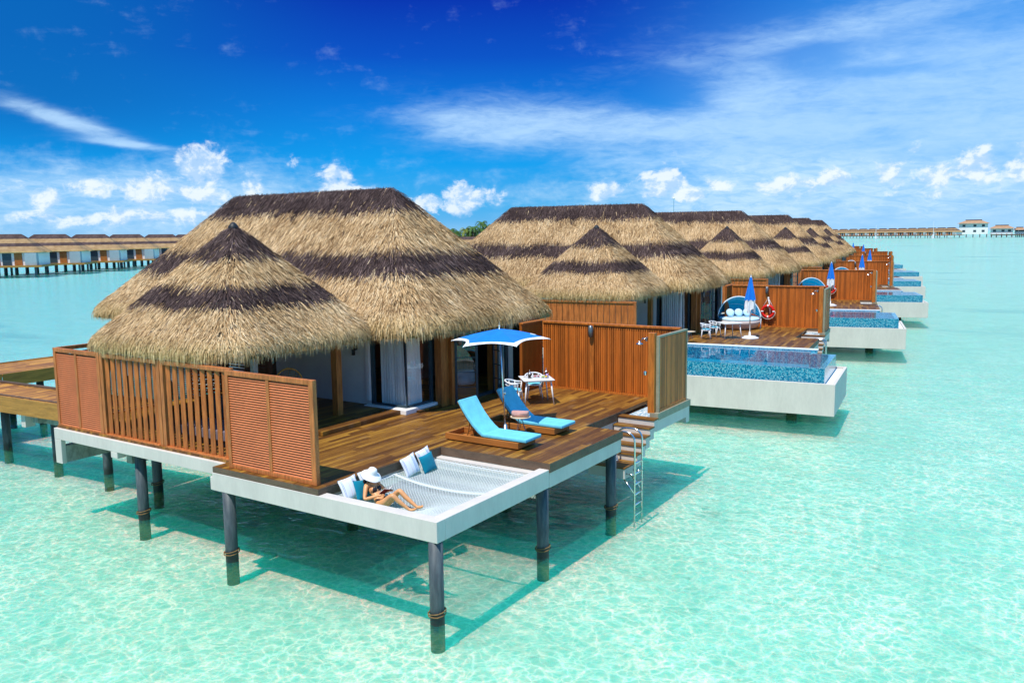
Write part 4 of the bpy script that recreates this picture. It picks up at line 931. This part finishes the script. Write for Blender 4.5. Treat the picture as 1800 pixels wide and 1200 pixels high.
tw.obox(c+nn_*-.11+Vector((0, 0, .02)), d, nn_, (0, 0, 1), .197, .012, .045)
tw.thing('rolled_towel', m_towel, 'pink rolled towel lying on the round side table', 'towel', (-1.88, 5.72, 2.6), True)
def parasol():
    c = Vector((-2.47, 5.93, 2.1)); t = thing('parasol', 'open blue and white parasol above the two sun loungers', 'parasol', tuple(c))
    MB().lathe(tuple(c), [(.21, 0), (.21, .03), (.06, .06), (.045, .2), (0, .2)], 24).part('base', m_steel, t, True)
    tip = c+Vector((-.13, -.02, 2.64)); MB().tube([c+Vector((0, 0, .05)), tip], .022, 10).tube([c+Vector((-.0, 0, .95)), c+Vector((-.02, 0, 1.05))], .03, 8).part('pole', m_steel, t, True)
    MB().lathe(tuple(tip), [(.02, -.02), (.025, .03), (.008, .06), (.004, .14), (0, .14)], 8).part('finial', m_steel, t)
    # six tips: angle measured in the ground plane
    rv = Vector((rt.x, rt.y, 0)); fv = Vector((-sin(YAW), cos(YAW), 0))
    tips = [(-1.22, .25, -.31), (-.88, -.70, -.35), (.42, -1.15, -.30), (1.27, .02, -.27), (.95, 1.2, -.30), (-.45, 1.2, -.32)]
    top = tip+Vector((0, 0, -.03)); T_ = [top+rv*a+fv*b+Vector((0, 0, z)) for a, b, z in tips]
    def surf(split0, split1, off=0):
        mb = MB()
        for i in range(6):
            A, B = T_[i], T_[(i+1) % 6]
            def fn(u, v):
                q = split0+(split1-split0)*v; e = A.lerp(B, u); p = top.lerp(e, q*(1-.20*4*u*(1-u)*q**3)); 
                p = Vector(p); bul = .05*q*(1-q)*2+.0; p.z += bul-.015*sin(pi*u)*q-off; return p
            mb.grid(fn, 10, 6)
        return mb
    surf(0, .84).part('canopy', m_ublue, t, True); surf(.84, 1., .0).part('canopy_border', m_uwhite, t, True)
    rb_ = MB()
    for q in T_: rb_.tube([top-Vector((0, 0, .03)), top.lerp(q, .5)-Vector((0, 0, .012)), q-Vector((0, 0, .012))], .009, 5); rb_.tube([top.lerp(q, .42)-Vector((0, 0, .02)), c+Vector((-.06, 0, 2.3))], .008, 4)
    rb_.part('ribs', m_uwhite, t); return t
parasol()
def table(cx, cy, rot, label):
    t = thing('dining_table', label, 'table', (cx, cy, 2.1), 'white square dining tables on the decks'); m = Matrix.Translation((cx, cy, 2.1)) @ Matrix.Rotation(rot, 4, 'Z')
    a = MB(); a.M = m; a.box(-.46, .46, -.46, .46, .72, .745).box(-.40, .40, -.40, .40, .685, .72); a.part('table_top', m_wpaint, t, bevel=.008)
    for sx in (-1, 1):
        for sy in (-1, 1): l_ = MB(); l_.M = m; l_.tube([(sx*.36, sy*.36, .69), (sx*.43, sy*.43, 0)], [.026, .018], 10); l_.part('leg', m_wpaint, t, True)
    return t
TB = table(-3.72, 9.47, R(43), 'white square table with breakfast things on the near deck')
def chair(cx, cy, rot, label):
    t = thing('armchair', label, 'chair', (cx, cy, 2.1), 'white armchairs with blue seat pads'); m = Matrix.Translation((cx, cy, 2.1)) @ Matrix.Rotation(rot, 4, 'Z')
    def mb(): q = MB(); q.M = m; return q
    q = mb(); q.lathe((0, 0, .41), [(.0, 0), (.225, 0), (.24, .015), (.225, .03), (0, .03)], 24, 1., .98); q.part('seat', m_wpaint, t, True)
    q = mb(); q.lathe((0, 0, .44), [(.19, 0), (.205, .012), (.205, .03), (.18, .045), (0, .05)], 24); q.part('seat_pad', m_cush, t, True)
    for sx, sy in ((1, 1), (1, -1), (-1, 1), (-1, -1)): q = mb(); q.tube([(sx*.17, sy*.18, .42), (sx*.215, sy*.235, 0)], [.021, .014], 8); q.part('leg', m_wpaint, t, True)
    # back opens towards +x: arms come forward
    q = mb()
    for k, (zb, zf, r_, w) in enumerate(((.74, .66, .27, .020), (.62, .60, .255, .012))):
        pts = [(.17-.0, -.27, zf)]+[(-r_*sin(a)*.98-.0, -r_*cos(a), zf+(zb-zf)*sin(a)) for a in [pi*j/14 for j in range(15)]]+[(.17, .27, zf)]
        q.tube(pts, w if k else .022, 8)
    q.part('backrest', m_wpaint, t, True)
    q = mb()
    for a in (.05, .28, .5, .72, .95): a *= pi; q.tube([(-.21*sin(a)+.02, -.22*cos(a), .43), (-.26*sin(a), -.262*cos(a), .66+.07*sin(a))], .014, 6)
    q.tube([(.15, -.2, .42), (.17, -.27, .66)], .016, 6); q.tube([(.15, .2, .42), (.17, .27, .66)], .016, 6); q.part('spindles', m_wpaint, t, True)
    return t
CH1 = chair(-4.10, 8.85, R(20), 'white armchair in front of the table beside the open glass door of the near villa'); CH2 = chair(-4.17, 10.06, R(-50), 'white armchair on the far side of the breakfast table on the near deck')
m_tea = mat('coffee', col=(.02, .008, .004), rough=.15)
for x, y, lb in ((-3.86, 9.32, 'small coffee press on the left half of the breakfast table'), (-3.62, 9.86, 'taller coffee press at the back of the breakfast table')):
    t = thing('coffee_press', lb, 'coffee press', (x, y, 2.845)); MB().lathe((x, y, 2.846), [(.045, 0), (.045, .13), (0, .13)], 14).part('jug', m_tea, t, True); MB().lathe((x, y, 2.976), [(.047, 0), (.047, .03), (.02, .045), (.006, .05), (.006, .10), (.014, .11), (0, .12)], 12).tube([(x+.045, y, 2.86), (x+.085, y, 2.88), (x+.085, y, 2.94), (x+.045, y, 2.96)], .006, 5).part('lid', m_steel, t, True)
t = thing('fruit_plate', 'plate of yellow and green fruit on the breakfast table', 'plate', (-3.5, 9.6, 2.845)); MB().lathe((-3.5, 9.6, 2.846), [(.06, 0), (.12, .015), (0, .012)], 20).part('plate', m_wpaint, t, True)
MB().lathe((-3.47, 9.62, 2.86), [(.0, 0), (.04, .02), (.03, .045), (0, .05)], 8).lathe((-3.44, 9.56, 2.86), [(0, 0), (.03, .02), (0, .045)], 8).part('yellow_fruit', mat('fruit y', col=(.8, .5, .02)), t, True); MB().lathe((-3.54, 9.56, 2.86), [(.0, 0), (.045, .02), (.03, .04), (0, .045)], 8).part('green_fruit', mat('fruit g', col=(.3, .5, .03)), t, True)
t = thing('berry_plate', 'plate with pink food on the breakfast table', 'plate', (-3.78, 9.56, 2.845)); MB().lathe((-3.78, 9.56, 2.846), [(.06, 0), (.11, .015), (0, .012)], 20).part('plate', m_wpaint, t, True); MB().lathe((-3.80, 9.53, 2.86), [(.0, 0), (.05, .02), (0, .04)], 9).lathe((-3.73, 9.6, 2.86), [(0, 0), (.035, .02), (0, .04)], 8).part('food', mat('food', col=(.6, .05, .12)), t, True)
MB().lathe((-4.02, 9.42, 2.846), [(.05, 0), (.10, .012), (0, .01)], 20).thing('saucer', m_wpaint, 'empty white saucer at the left corner of the breakfast table', 'plate', (-4.02, 9.42, 2.846), True)
MB().lathe((-3.55, 9.8, 2.846), [(.03, 0), (.04, .08), (.036, .08), (.026, .004), (0, .004)], 12).thing('glass_cup', mat('lilac', col=(.5, .3, .6), rough=.2), 'lilac glass at the back of the breakfast table', 'glass', (-3.55, 9.8, 2.846), True)
# rattan chair on the porch
t = thing('rattan_chair', 'round backed rattan chair on the porch, half hidden by the near louvred screen', 'chair', (-7.35, 3.55, 2.22)); c = Vector((-7.35, 3.55, 2.22))
q = MB(); q.tube([c+Vector((-.32+.1*cos(a), .42*cos(a), .95+.48*sin(a))) for a in [2*pi*j/24 for j in range(24)]], .022, 6, closed=True)
for j in range(-5, 6): q.tube([c+Vector((-.25, .05*j, .5)), c+Vector((-.3, .08*j, .95+.46*math.sqrt(max(0, 1-(.08*j/.42)**2))))], .006, 4)
for zz in (.7, .95, 1.2): q.tube([c+Vector((-.3, -.38, zz)), c+Vector((-.33, 0, zz)), c+Vector((-.3, .38, zz))], .005, 4)
q.part('backrest', m_wick, t, True); MB().lathe(tuple(c), [(0, .42), (.33, .42), (.36, .46), (.33, .5), (0, .5)], 20).part('seat', m_wick, t, True)
for sx, sy in ((1, 1), (1, -1), (-1, 1), (-1, -1)): MB().tube([c+Vector((sx*.24, sy*.24, .44)), c+Vector((sx*.3, sy*.3, 0))], .02, 6).part('leg', m_wick, t, True)
# yellow wicker tub chair in the room
t = thing('wicker_armchair', 'yellow wicker high backed armchair inside the open glass door of the near villa', 'chair', (-7.3, 10.6, 2.16)); 
MB().grid(lambda u, v: (-7.3+.42*cos(pi*(.35+1.25*u)), 10.6+.42*sin(pi*(.35+1.25*u)), 2.2+(.75+.55*sin(pi*u))*v), 20, 4).part('shell', m_gold, t, True)
MB().lathe((-7.25, 10.6, 2.2), [(.38, 0), (.40, .1), (.38, .42), (0, .45)], 18).part('seat_cushion', m_wpaint, t, True)

# ------------------------------------------------------------------ infinity pool and furniture of the farther decks (built in the near villa's frame, then moved)
def pool():
    t = thing('infinity_pool', 'P', 'pool', (-2.5, 1.3, .3), 'infinity pools with concrete troughs')
    x0, x1, y0, y1 = -6.4, 1.2, -1.2, 3.9
    MB().box(x0, x1, y0, y0+.12, .32, 1.5).box(x1-.12, x1, y0+.12, 3.35, .32, 1.5).box(-.0, x1-.12, 3.23, 3.35, .32, 1.5).box(x0, x1-.12, y0+.12, 3.9, .32, .6).box(x0, x0+.12, y0+.12, 3.9, .6, 1.5).part('concrete_trough', m_conc, t, bevel=.012)
    MB().box(x0+.12, x1-.12, y0+.12, 3.2, 1.3, 1.42).part('gravel', m_gravel, t)
    T0, T1, U0, U1 = x0+.2, .80, -1.0, 2.98; wl = 2.03
    b = MB(); b.box(T0, T1, U0, U0+.22, .7, wl); b.box(T1-.22, T1, U0+.22, U1, .7, wl); b.box(T0, T0+.2, U0+.22, 3.9, .7, wl); b.box(-.1, T1-.22, U1-.2, U1, .7, wl); b.box(T0+.2, -.02, 3.72, 3.9, .7, 2.06); b.box(-.24, -.0, U1, 3.72, .7, 2.0)
    b.part('tiled_basin', m_tile, t); MB().box(T0+.2, T1-.22, U0+.22, 3.72, .7, 1.45).part('pool_floor', mottled((.07, .46, .62), .10, 8., .3), t)
    MB().box(-6.2, .02, 3.72, 3.94, 2.062, 2.11).part('coping', m_white, t)
    MB().add([(T0+.19, U0+.2, wl+.004), (T1-.2, U0+.2, wl+.004), (T1-.2, U1-.19, wl+.004), (T0+.19, U1-.19, wl+.004)], [(0, 1, 2, 3)]).add([(T0+.19, U1-.19, wl+.004), (-.22, U1-.19, wl+.004), (-.22, 3.73, wl+.004), (T0+.19, 3.73, wl+.004)], [(0, 1, 2, 3)]).part('pool_water', m_poolw, t)
    pile(t, -.6, 1.0, .4, .2, False); pile(t, -.6, 3.2, .4, .2, False); pile(t, -5, 1, .4, .2, False)
    return t
def daybed():
    c = Vector((-4.25, 10.55, 2.1)); t = thing('daybed', 'D', 'daybed', tuple(c), 'round blue canopy daybeds')
    MB().lathe(tuple(c), [(.72, 0), (.9, .1), (1.02, .3), (1.06, .42), (1.0, .45), (0, .45)], 36).part('base', m_bedbase, t, True)
    MB().lathe(tuple(c), [(1.0, .46), (1.02, .52), (.96, .58), (0, .6)], 36).part('mattress', m_pale, t, True)
    # hood: quarter dome opening towards the pool corner
    th = R(-62); fx, fy = cos(th), sin(th)
    def hood(r0, z0, a0, a1, nn=10):
        def fn(u, v):
            ph = pi*u; el_ = a0+(a1-a0)*v                      # great circles hinged at both sides
            sx_ = cos(ph); up = sin(ph)
            f_ = -cos(el_)*up; z = sin(el_)*up
            return c+Vector((fx*f_*r0-fy*sx_*r0, fy*f_*r0+fx*sx_*r0, z0+z*r0*1.02))
        q = MB(); q.grid(fn, 26, nn); return q
    hood(1.12, .5, R(17), R(80)).part('hood', m_bedblue, t, True)
    hood(1.1, .5, R(0), R(11), 4).part('back_shade', m_bedblue, t, True)
    r_ = MB()
    for a in (17, 38, 59, 80):
        el_ = R(a); pts = [c+Vector((fx*-cos(el_)*sin(ph)*1.13-fy*cos(ph)*1.13, fy*-cos(el_)*sin(ph)*1.13+fx*cos(ph)*1.13, .5+sin(el_)*sin(ph)*1.15)) for ph in [pi*j/24 for j in range(25)]]
        r_.tube(pts, .03 if a == 80 else .014, 6)
    r_.part('hoop', m_bedrim, t, True)
    for s_ in (-1, 1): MB().tube([c+Vector((-fy*1.13*s_, fx*1.13*s_, .5)), c+Vector((-fy*1.1*s_, fx*1.1*s_, 0))], .03, 6).part('support', m_bedrim, t)
    return t
def bedpillow(i):
    c = Vector((-4.25, 10.55, 2.1)); a = -.55+.55*i; th = R(-62); f = Vector((cos(th), sin(th), 0)); s_ = Vector((-sin(th), cos(th), 0)); p = c+f*-.12+s_*(.42*(i-1))*1.05+Vector((0, 0, .82))
    mb = MB(); mb.lathe((0, 0, 0), [(0, -.07), (.15, -.055), (.22, 0), (.15, .055), (0, .07)], 20)
    q = f.lerp(Vector((0, 0, 1)), .35).to_track_quat('Z', 'Y'); mb.v = [tuple(p+q @ Vector(v)) for v in mb.v]
    return mb.thing('round_pillow', m_pale, 'B', 'pillow', tuple(p-Vector((0, 0, .2))), True, group='pale round pillows on the daybeds')
def closed_parasol():
    c = Vector((-2.96, 6.62, 2.1)); t = thing('closed_parasol', 'U', 'parasol', tuple(c), 'closed blue and white parasols')
    MB().lathe(tuple(c), [(.42, 0), (.42, .03), (.36, .055), (.30, .06), (.28, .10), (.05, .12), (.04, .3), (0, .3)], 32).part('base', m_wpaint, t, True)
    MB().tube([c+Vector((0, 0, .1)), c+Vector((0, 0, 2.95))], .024, 8).part('pole', m_steel, t, True)
    def cloth(z0, z1, r0, r1, rag=0):
        q = MB()
        def fn(u, v):
            a = 2*pi*u; zz = z0+(z1-z0)*v; rr = (r0+(r1-r0)*v)*(1+.30*sin(a*6)*min(1, (1-v)+.3)+.08*sin(a*11+2))
            if v < .01: zz -= rag*(.5+.5*sin(a*3+1))
            return c+Vector((rr*cos(a), rr*sin(a), zz))
        q.grid(fn, 48, 8); return q
    cloth(1.78, 2.85, .20, .045).part('canopy', m_ublue, t, True); cloth(1.38, 1.80, .19, .20, .22).part('canopy_border', m_uwhite, t, True)
    return t
def lifebuoy():
    c = Vector((-3.02, 11.68, 2.92)); t = thing('life_ring', 'L', 'life ring', (c.x, c.y, c.z-.36), 'red life rings hung on the fences')
    n_ = 36
    MB().tube([c+Vector((.29*cos(2*pi*j/n_), -.0, .29*sin(2*pi*j/n_))) for j in range(n_)], .068, 12, closed=True).part('ring', m_red, t, True)
    for k in range(4):
        a = pi/2*k; MB().tube([c+Vector((.29*cos(a+q), 0, .29*sin(a+q))) for q in (-.12, 0, .12)], .0715, 12).part('white_band', m_wpaint, t, True)
    MB().tube([c+Vector((-.24, -.02, .27)), (-3.02, 11.74, 3.62), c+Vector((.24, -.02, .27))], .014, 6).tube([(-3.02, 11.74, 3.62), (-2.96, 11.72, 3.3), (-2.9, 11.7, 2.8)], .03, 6).tube([c+Vector((.38*cos(a), -.03, .38*sin(a)-.02)) for a in [pi+pi*j/12 for j in range(13)]], .009, 5).part('rope', m_uwhite, t, True)
    MB().lathe((-3.02, 11.75, 3.60), [(.04, -.05), (.05, 0), (.04, .06), (0, .07)], 10).part('hook', m_wpaint, t, True)
    return t
P2 = pool(); DK = deck('pool', 'D'); BD = daybed(); BP = [bedpillow(i) for i in range(3)]; CP = closed_parasol(); LB = lifebuoy()
T2 = table(-3.85, 6.25, R(40), 'T'); C21 = chair(-4.75, 5.55, R(10), 'C'); C22 = chair(-4.6, 6.6, R(-15), 'C'); ST2 = side_table(-5.15, 4.15, 'S')
SC = slatted(-11.1, -6.5, 16, 'X', True)
ORD = {2: 'second', 3: 'third', 4: 'fourth', 5: 'fifth', 6: 'sixth', 7: 'seventh', 8: 'eighth', 9: 'ninth'}
VL = {2: 'thatched villa directly behind the near one, its deck with a daybed and infinity pool', 3: 'third thatched villa of the row, behind the one with the first daybed', 4: 'fourth thatched villa of the row, its roof cut off by the third', 5: 'fifth thatched villa of the row, seen as a sliver of roof', 6: 'sixth thatched villa of the row, the farthest roof that still shows its edge',
      7: 'seventh villa of the row hidden but for its deck', 8: 'eighth villa of the row far behind', 9: 'ninth villa of the row, the farthest'}
for k in range(2, 10):
    w_ = 'of the %s villa from the front' % ORD[k]
    to_villa(V1, k, VL[k])
    to_villa(DK, k, 'wooden pool deck '+w_)
    pc = to_villa(P2, k, 'infinity pool in a concrete trough '+w_)
    if k == 2: pc.location.x += .42
    to_villa(FN, k, 'ribbed wooden privacy fence on the deck '+w_)
    if k <= 5: to_villa(SC, k, 'solid boarded screen under the porch roof '+w_); to_villa(SH, k, 'chrome shower on the deck post '+w_)
    if k <= 4: to_villa(ST, k, 'steps to the water beside the pool deck '+w_); to_villa(LD, k, 'steel swim ladder beside the pool deck '+w_)
    if k <= 6: to_villa(BD, k, 'blue hooded round daybed against the fence '+w_)
    if k != 6 and k <= 8: to_villa(CP, k, 'closed blue parasol standing on the deck '+w_)
    if k <= 4: to_villa(LB, k, 'red life ring hung on the fence '+w_)
    if k == 2:
        to_villa(T2, k, 'empty white square table beside the closed parasol on the second deck'); to_villa(C21, k, 'white armchair at the left front of the empty table on the second deck'); to_villa(C22, k, 'white armchair partly behind the empty table on the second deck'); to_villa(ST2, k, 'round side table near the pool edge of the second deck')
        for b_, l_ in zip(BP, ('left', 'middle', 'right')): to_villa(b_, k, l_+' one of three round pale pillows on the first blue daybed')
for o in (P2, DK, BD, CP, LB, T2, C21, C22, ST2, SC, *BP):
    for c_ in list(o.children_recursive)+[o]: bpy.data.objects.remove(c_)
# open parasol on the sixth deck
pz = [o for o in COL.objects if o.name.startswith('parasol')][0]
# ------------------------------------------------------------------ distant rows
def simple_villa(label, group, loc, rot, W=5.2, hx=3.3):
    t = thing('distant_villa', label, 'villa', (0, 0, 2.1), group)
    r_ = roof_body(0, 0, hx, W, 8.75, 4.75, (.27, .50, .68)).part('roof', m_thS, t, True); add_bands(r_.data, (.27, .50, .68))
    MB().box(-hx-W+1.0, hx+W-1.0, -W+.7, W-1.2, 2.1, 5.0).part('wall', m_white, t)
    for x in (-4.6, -.6, 3.6): MB().box(x-.75, x+.75, -W+.58, -W+.68, 2.12, 4.7).part('door', m_pill, t)
    MB().box(.6, 2.3, -W+.58, -W+.67, 2.12, 4.6).part('window', m_frame, t)
    MB().box(5.2, 7.4, -W-.7, -W+.58, 2.12, 4.7).part('screen', mottled((.36, .42, .44), .1, 1.), t); MB().box(-8.4, 8.4, -W-1.2, W+1., 1.7, 2.1).part('deck', m_jet, t)
    q = MB()
    for x in np.arange(-7, 7.1, 7): q.box(x-.2, x+.2, -W-.4, -W, -.8, 1.7)
    q.part('piles', m_pile0, t)
    t.matrix_basis = Matrix.Translation(loc) @ Matrix.Rotation(rot, 4, 'Z') @ t.matrix_basis; return t
G1 = 'far villas on the left beyond the water'
a = Vector((-183.5-1.6, 85-3.4, 0)); ctr = [((-181.2), 80.5), (-188.1, 93.9), (-195.5, 108.0), (-203., 122.4), (-211.4, 138.5), (-219.5, 154.)]
sv = None
for i, (x, y) in enumerate(ctr):
    r_ = math.atan2(.74, .67)
    lab = ['distant villa at the left edge of the photo, first of the far left row', 'second villa from the left edge in the far left row', 'middle villa in the far left row beyond the water', 'fourth villa from the left edge in the far left row', 'fifth villa from the left edge in the far left row', 'last villa of the far left row, half hidden by the near thatch'][i]
    if sv is None: sv = simple_villa(lab, G1, (x, y, 0), r_+0); sv0 = sv
    else: c_ = copy_tree(sv0); c_.matrix_basis = Matrix.Translation((x, y, 0)) @ Matrix.Rotation(r_, 4, 'Z') @ Matrix.Translation((0, 0, 2.1)); c_['label'] = lab
wk = thing('far_walkway', 'long dark walkway on piles in front of the far left villas', 'walkway', (-190, 83, 0))
P0, P1 = Vector((-176., 58, 0)), Vector((-226, 153, 0)); d = (P1-P0).normalized(); n_ = Vector((-d.y, d.x, 0)); L = (P1-P0).length
q = MB(); q.obox((P0+P1)/2+Vector((0, 0, 1.75)), d, n_, (0, 0, 1), L/2, 1.3, .4); q.part('deck_beam', m_fascia, wk)
for s_ in np.arange(1, L, 3.6):
    p_ = P0+d*s_; MB().box(p_.x-.28, p_.x+.28, p_.y-.28, p_.y+.28, -.8, 1.4).part('pile', m_pile0, wk)
# right hand far row
G2 = 'far villas along the horizon on the right'
def dirpt(px, dist):
    f_ = cf+r2*((px-900)/F)+u2*((600-402)/F); v = Vector((f_.x, f_.y, 0)).normalized(); return Vector((CAM.x, CAM.y, 0))+v*dist
svr = None; n_r = 13
for i in range(n_r):
    px = 1466+i*17.2; p_ = dirpt(px, 1010-i*6)
    dr = dirpt(px+17, 1010-i*6-6)-p_; rz = math.atan2(dr.y, dr.x)
    lab = 'tiny thatched villa on the right horizon, number %s from the left of that row' % ['one', 'two', 'three', 'four', 'five', 'six', 'seven', 'eight', 'nine', 'ten', 'eleven', 'twelve', 'thirteen'][i]
    c_ = copy_tree(sv0); c_.matrix_basis = Matrix.Translation(p_) @ Matrix.Rotation(rz, 4, 'Z') @ Matrix.Scale(1.12, 4) @ Matrix.Translation((0, 0, 2.1)); c_['label'] = lab; c_['group'] = G2
p_ = dirpt(1711, 960); dr = dirpt(1721, 960)-p_; rz = math.atan2(dr.y, dr.x); mm = Matrix.Translation(p_) @ Matrix.Rotation(rz, 4, 'Z') @ Matrix.Scale(1.26, 4)
def far_house(label, w, h0, h1, off, floors, loc):
    t = thing('waterfront_house', label, 'house', (0, 0, 0)); 
    MB().box(off-w/2, off+w/2, -5, 5, 2.2, h0).part('wall', m_white, t)
    q = MB(); o_ = w/2+1.6; q.add([(off-o_, -6.6, h0-.2), (off+o_, -6.6, h0-.2), (off+o_, 6.6, h0-.2), (off-o_, 6.6, h0-.2), (off-o_*.45, -1.5, h1-.5), (off+o_*.45, -1.5, h1-.5), (off+o_*.45, 1.5, h1-.5), (off-o_*.45, 1.5, h1-.5)], [(0, 1, 5, 4), (1, 2, 6, 5), (2, 3, 7, 6), (3, 0, 4, 7), (4, 5, 6, 7), (3, 2, 1, 0)]); rf = q.part('roof', mottled((.42, .25, .14), .2, .5), t)
    MB().box(off-o_*.5, off+o_*.5, -1.9, 1.9, h1-.55, h1).part('ridge_cap', m_dwood, rf)
    for fl in range(floors):
        for x in (-.33, .05, .34): MB().box(off+x*w-1.0, off+x*w+1.0, -5.06, -5.0, 3.8+4.2*fl, 5.5+4.2*fl).part('window', m_frame, t)
    q = MB()
    for x in np.linspace(off-w/2+.6, off+w/2-.6, 5): q.box(x-.35, x+.35, -4.8, -4.1, -.8, 2.2)
    q.part('piles', m_pile0, t); t.matrix_basis = mm; return t
far_house('white two storey house standing on the water at the right horizon', 20, 10.8, 13.6, 0, 2, None)
far_house('low white house with a brown wing beside the two storey house', 15, 6.6, 9.2, 19.5, 1, None)
far_house('small brown pavilion at the right end of the horizon buildings', 6, 5.3, 7.4, 31.5, 1, None)
q = MB(); q.M = mm; q.box(-165, -12, -8, -4, 1.3, 2.1).box(12, 75, -8, -5, 1.0, 1.8); 
q.thing('far_boardwalk', m_fascia, 'thin boardwalk along the right horizon in front of the tiny villas', 'walkway', tuple(mm.translation))
for px, h, dd, lab in ((1641, 15.5, 850, 'tall white marker pole in the sea left of the white house'), (1540, 12.5, 850, 'shorter white marker pole in front of the far right villas')):
    p_ = dirpt(px, dd); MB().tube([(p_.x, p_.y, -.8), (p_.x, p_.y, h*.2), (p_.x, p_.y, h*.2+.1), (p_.x, p_.y, h)], [.9, .9, .18, .16], 8).thing('marker_pole', m_wpaint, lab, 'pole', (p_.x, p_.y, 0))
p_ = dirpt(1184, 260); t = thing('antenna_mast', 'thin mast with a white lamp rising behind the second roof ridge', 'mast', (p_.x, p_.y, 0)); MB().tube([(p_.x, p_.y, -.8), (p_.x, p_.y, 17.2)], .1, 6).part('mast', m_steel, t); MB().lathe((p_.x, p_.y, 17.2), [(0, 0), (.3, .2), (.3, .5), (0, .7)], 10).part('lamp', m_wpaint, t, True)
# ------------------------------------------------------------------ islet with palms between the roofs
isl = dirpt(826, 300)
MB().lathe((isl.x, isl.y, -1), [(60, 0), (50, 1.2), (20, 2.0), (0, 2.4)], 32).thing('islet', mottled((.6, .56, .45), .1, .1), None, None, (isl.x, isl.y, 0), kind='structure')
def frond(mb, c, a, L, droop, lift):
    d = Vector((cos(a), sin(a), 0)); sd = Vector((-sin(a), cos(a), 0)); P = []
    for i in range(9): u = i/8; P.append(c+d*L*u*(1-.12*u)+Vector((0, 0, lift*L*u-droop*L*u*u)))
    for i in range(1, 9):
        for s_ in (-1, 1):
            for q in (0, .5):
                b_ = P[i-1].lerp(P[i], q); ln = L*.26*(1-abs(i/8-.45)*.8); e = b_+sd*s_*ln+d*ln*.5+Vector((0, 0, -ln*.55)); w = (P[i]-P[i-1])*.22
                mb.add([b_-w, b_+w, e], [(0, 1, 2)])
def palm(p, h, lean, label):
    t = thing('palm_tree', label, 'palm tree', tuple(p), 'palms on the islet behind the roofs'); top = p+Vector((lean, lean*.4, h))
    MB().tube([p, p+Vector((lean*.2, 0, h*.4)), p+Vector((lean*.55, .1, h*.75)), top], [.24, .18, .15, .13], 8).part('trunk', m_trunk, t, True)
    mb = MB(); k = 24
    for i in range(k): frond(mb, top, 2*pi*i/k*2.39+random.uniform(-.2, .2), random.uniform(2.4, 3.5), random.uniform(.9, 1.3), random.uniform(-.2, 1.15))
    mb.part('crown', m_leafy if random.random() < .4 else m_leaf, t); return t
sdv = Vector((rt.x, rt.y, 0)); fwv = Vector((-sin(YAW), cos(YAW), 0))
pl = [(-6.0, 9.6, 'palm farthest left on the islet seen between the two nearest big roofs'), (-4.2, 8.6, 'low palm second from the left on the islet'), (-2.3, 9.7, 'palm left of the middle on the islet between the roofs'), (-.6, 8.8, 'low middle palm on the islet between the roofs'), (1.4, 10.3, 'palm right of the middle on the islet between the roofs'), (3.2, 9.4, 'palm near the right roof on the islet'), (4.7, 12.2, 'tallest palm, beside the slope of the second roof'), (6.4, 10.6, 'palm farthest right, partly behind the second roof')]
for i, (o_, h, lb) in enumerate(pl): palm(isl+sdv*o_+fwv*random.uniform(-4, 4)+Vector((0, 0, .8)), h-1.2, random.uniform(-1, 1), lb)
def bush(p, r_, h, lb):
    t = thing('leafy_tree', lb, 'tree', tuple(p), 'leafy trees on the islet'); MB().tube([p, p+Vector((0, 0, h*.6))], [.3, .15], 7).part('trunk', m_trunk, t); mb = MB()
    for i in range(1500):
        v = Vector((random.gauss(0, 1), random.gauss(0, 1), random.gauss(0, 1))).normalized(); k = 1+.25*sin(v.x*5+i % 3)+.15*sin(v.y*7)
        c_ = p+Vector((v.x*r_*k, v.y*r_*k, h*.62+v.z*h*.38*k))*1.; a_ = Vector((random.gauss(0, 1), random.gauss(0, 1), random.gauss(0, 1))).normalized()*.28; b_ = a_.cross(v).normalized()*.2
        mb.add([c_-a_, c_+b_, c_+a_, c_-b_], [(0, 1, 2, 3)])
    mb.part('crown', m_leaf, t); return t
for o_, h, lb in ((-8.5, 7.2, 'dark round tree at the left end of the islet'), (-3, 7.4, 'dark round tree under the palms in the middle of the islet'), (2.4, 7.8, 'dark round tree right of the middle of the islet'), (8, 8, 'dark round tree at the right end of the islet behind the second roof')): bush(isl+sdv*o_+fwv*5+Vector((0, 0, .6)), 3.2, h, lb)
# small far roof in front of the islet
c_ = copy_tree(sv0); pp = dirpt(826, 250); c_.matrix_basis = Matrix.Translation(pp+Vector((0, 0, -.6))) @ Matrix.Rotation(R(33), 4, 'Z') @ Matrix.Scale(.86, 4) @ Matrix.Translation((0, 0, 2.1)); c_['label'] = 'far thatched roof just showing between the two nearest big roofs'; c_['group'] = G1
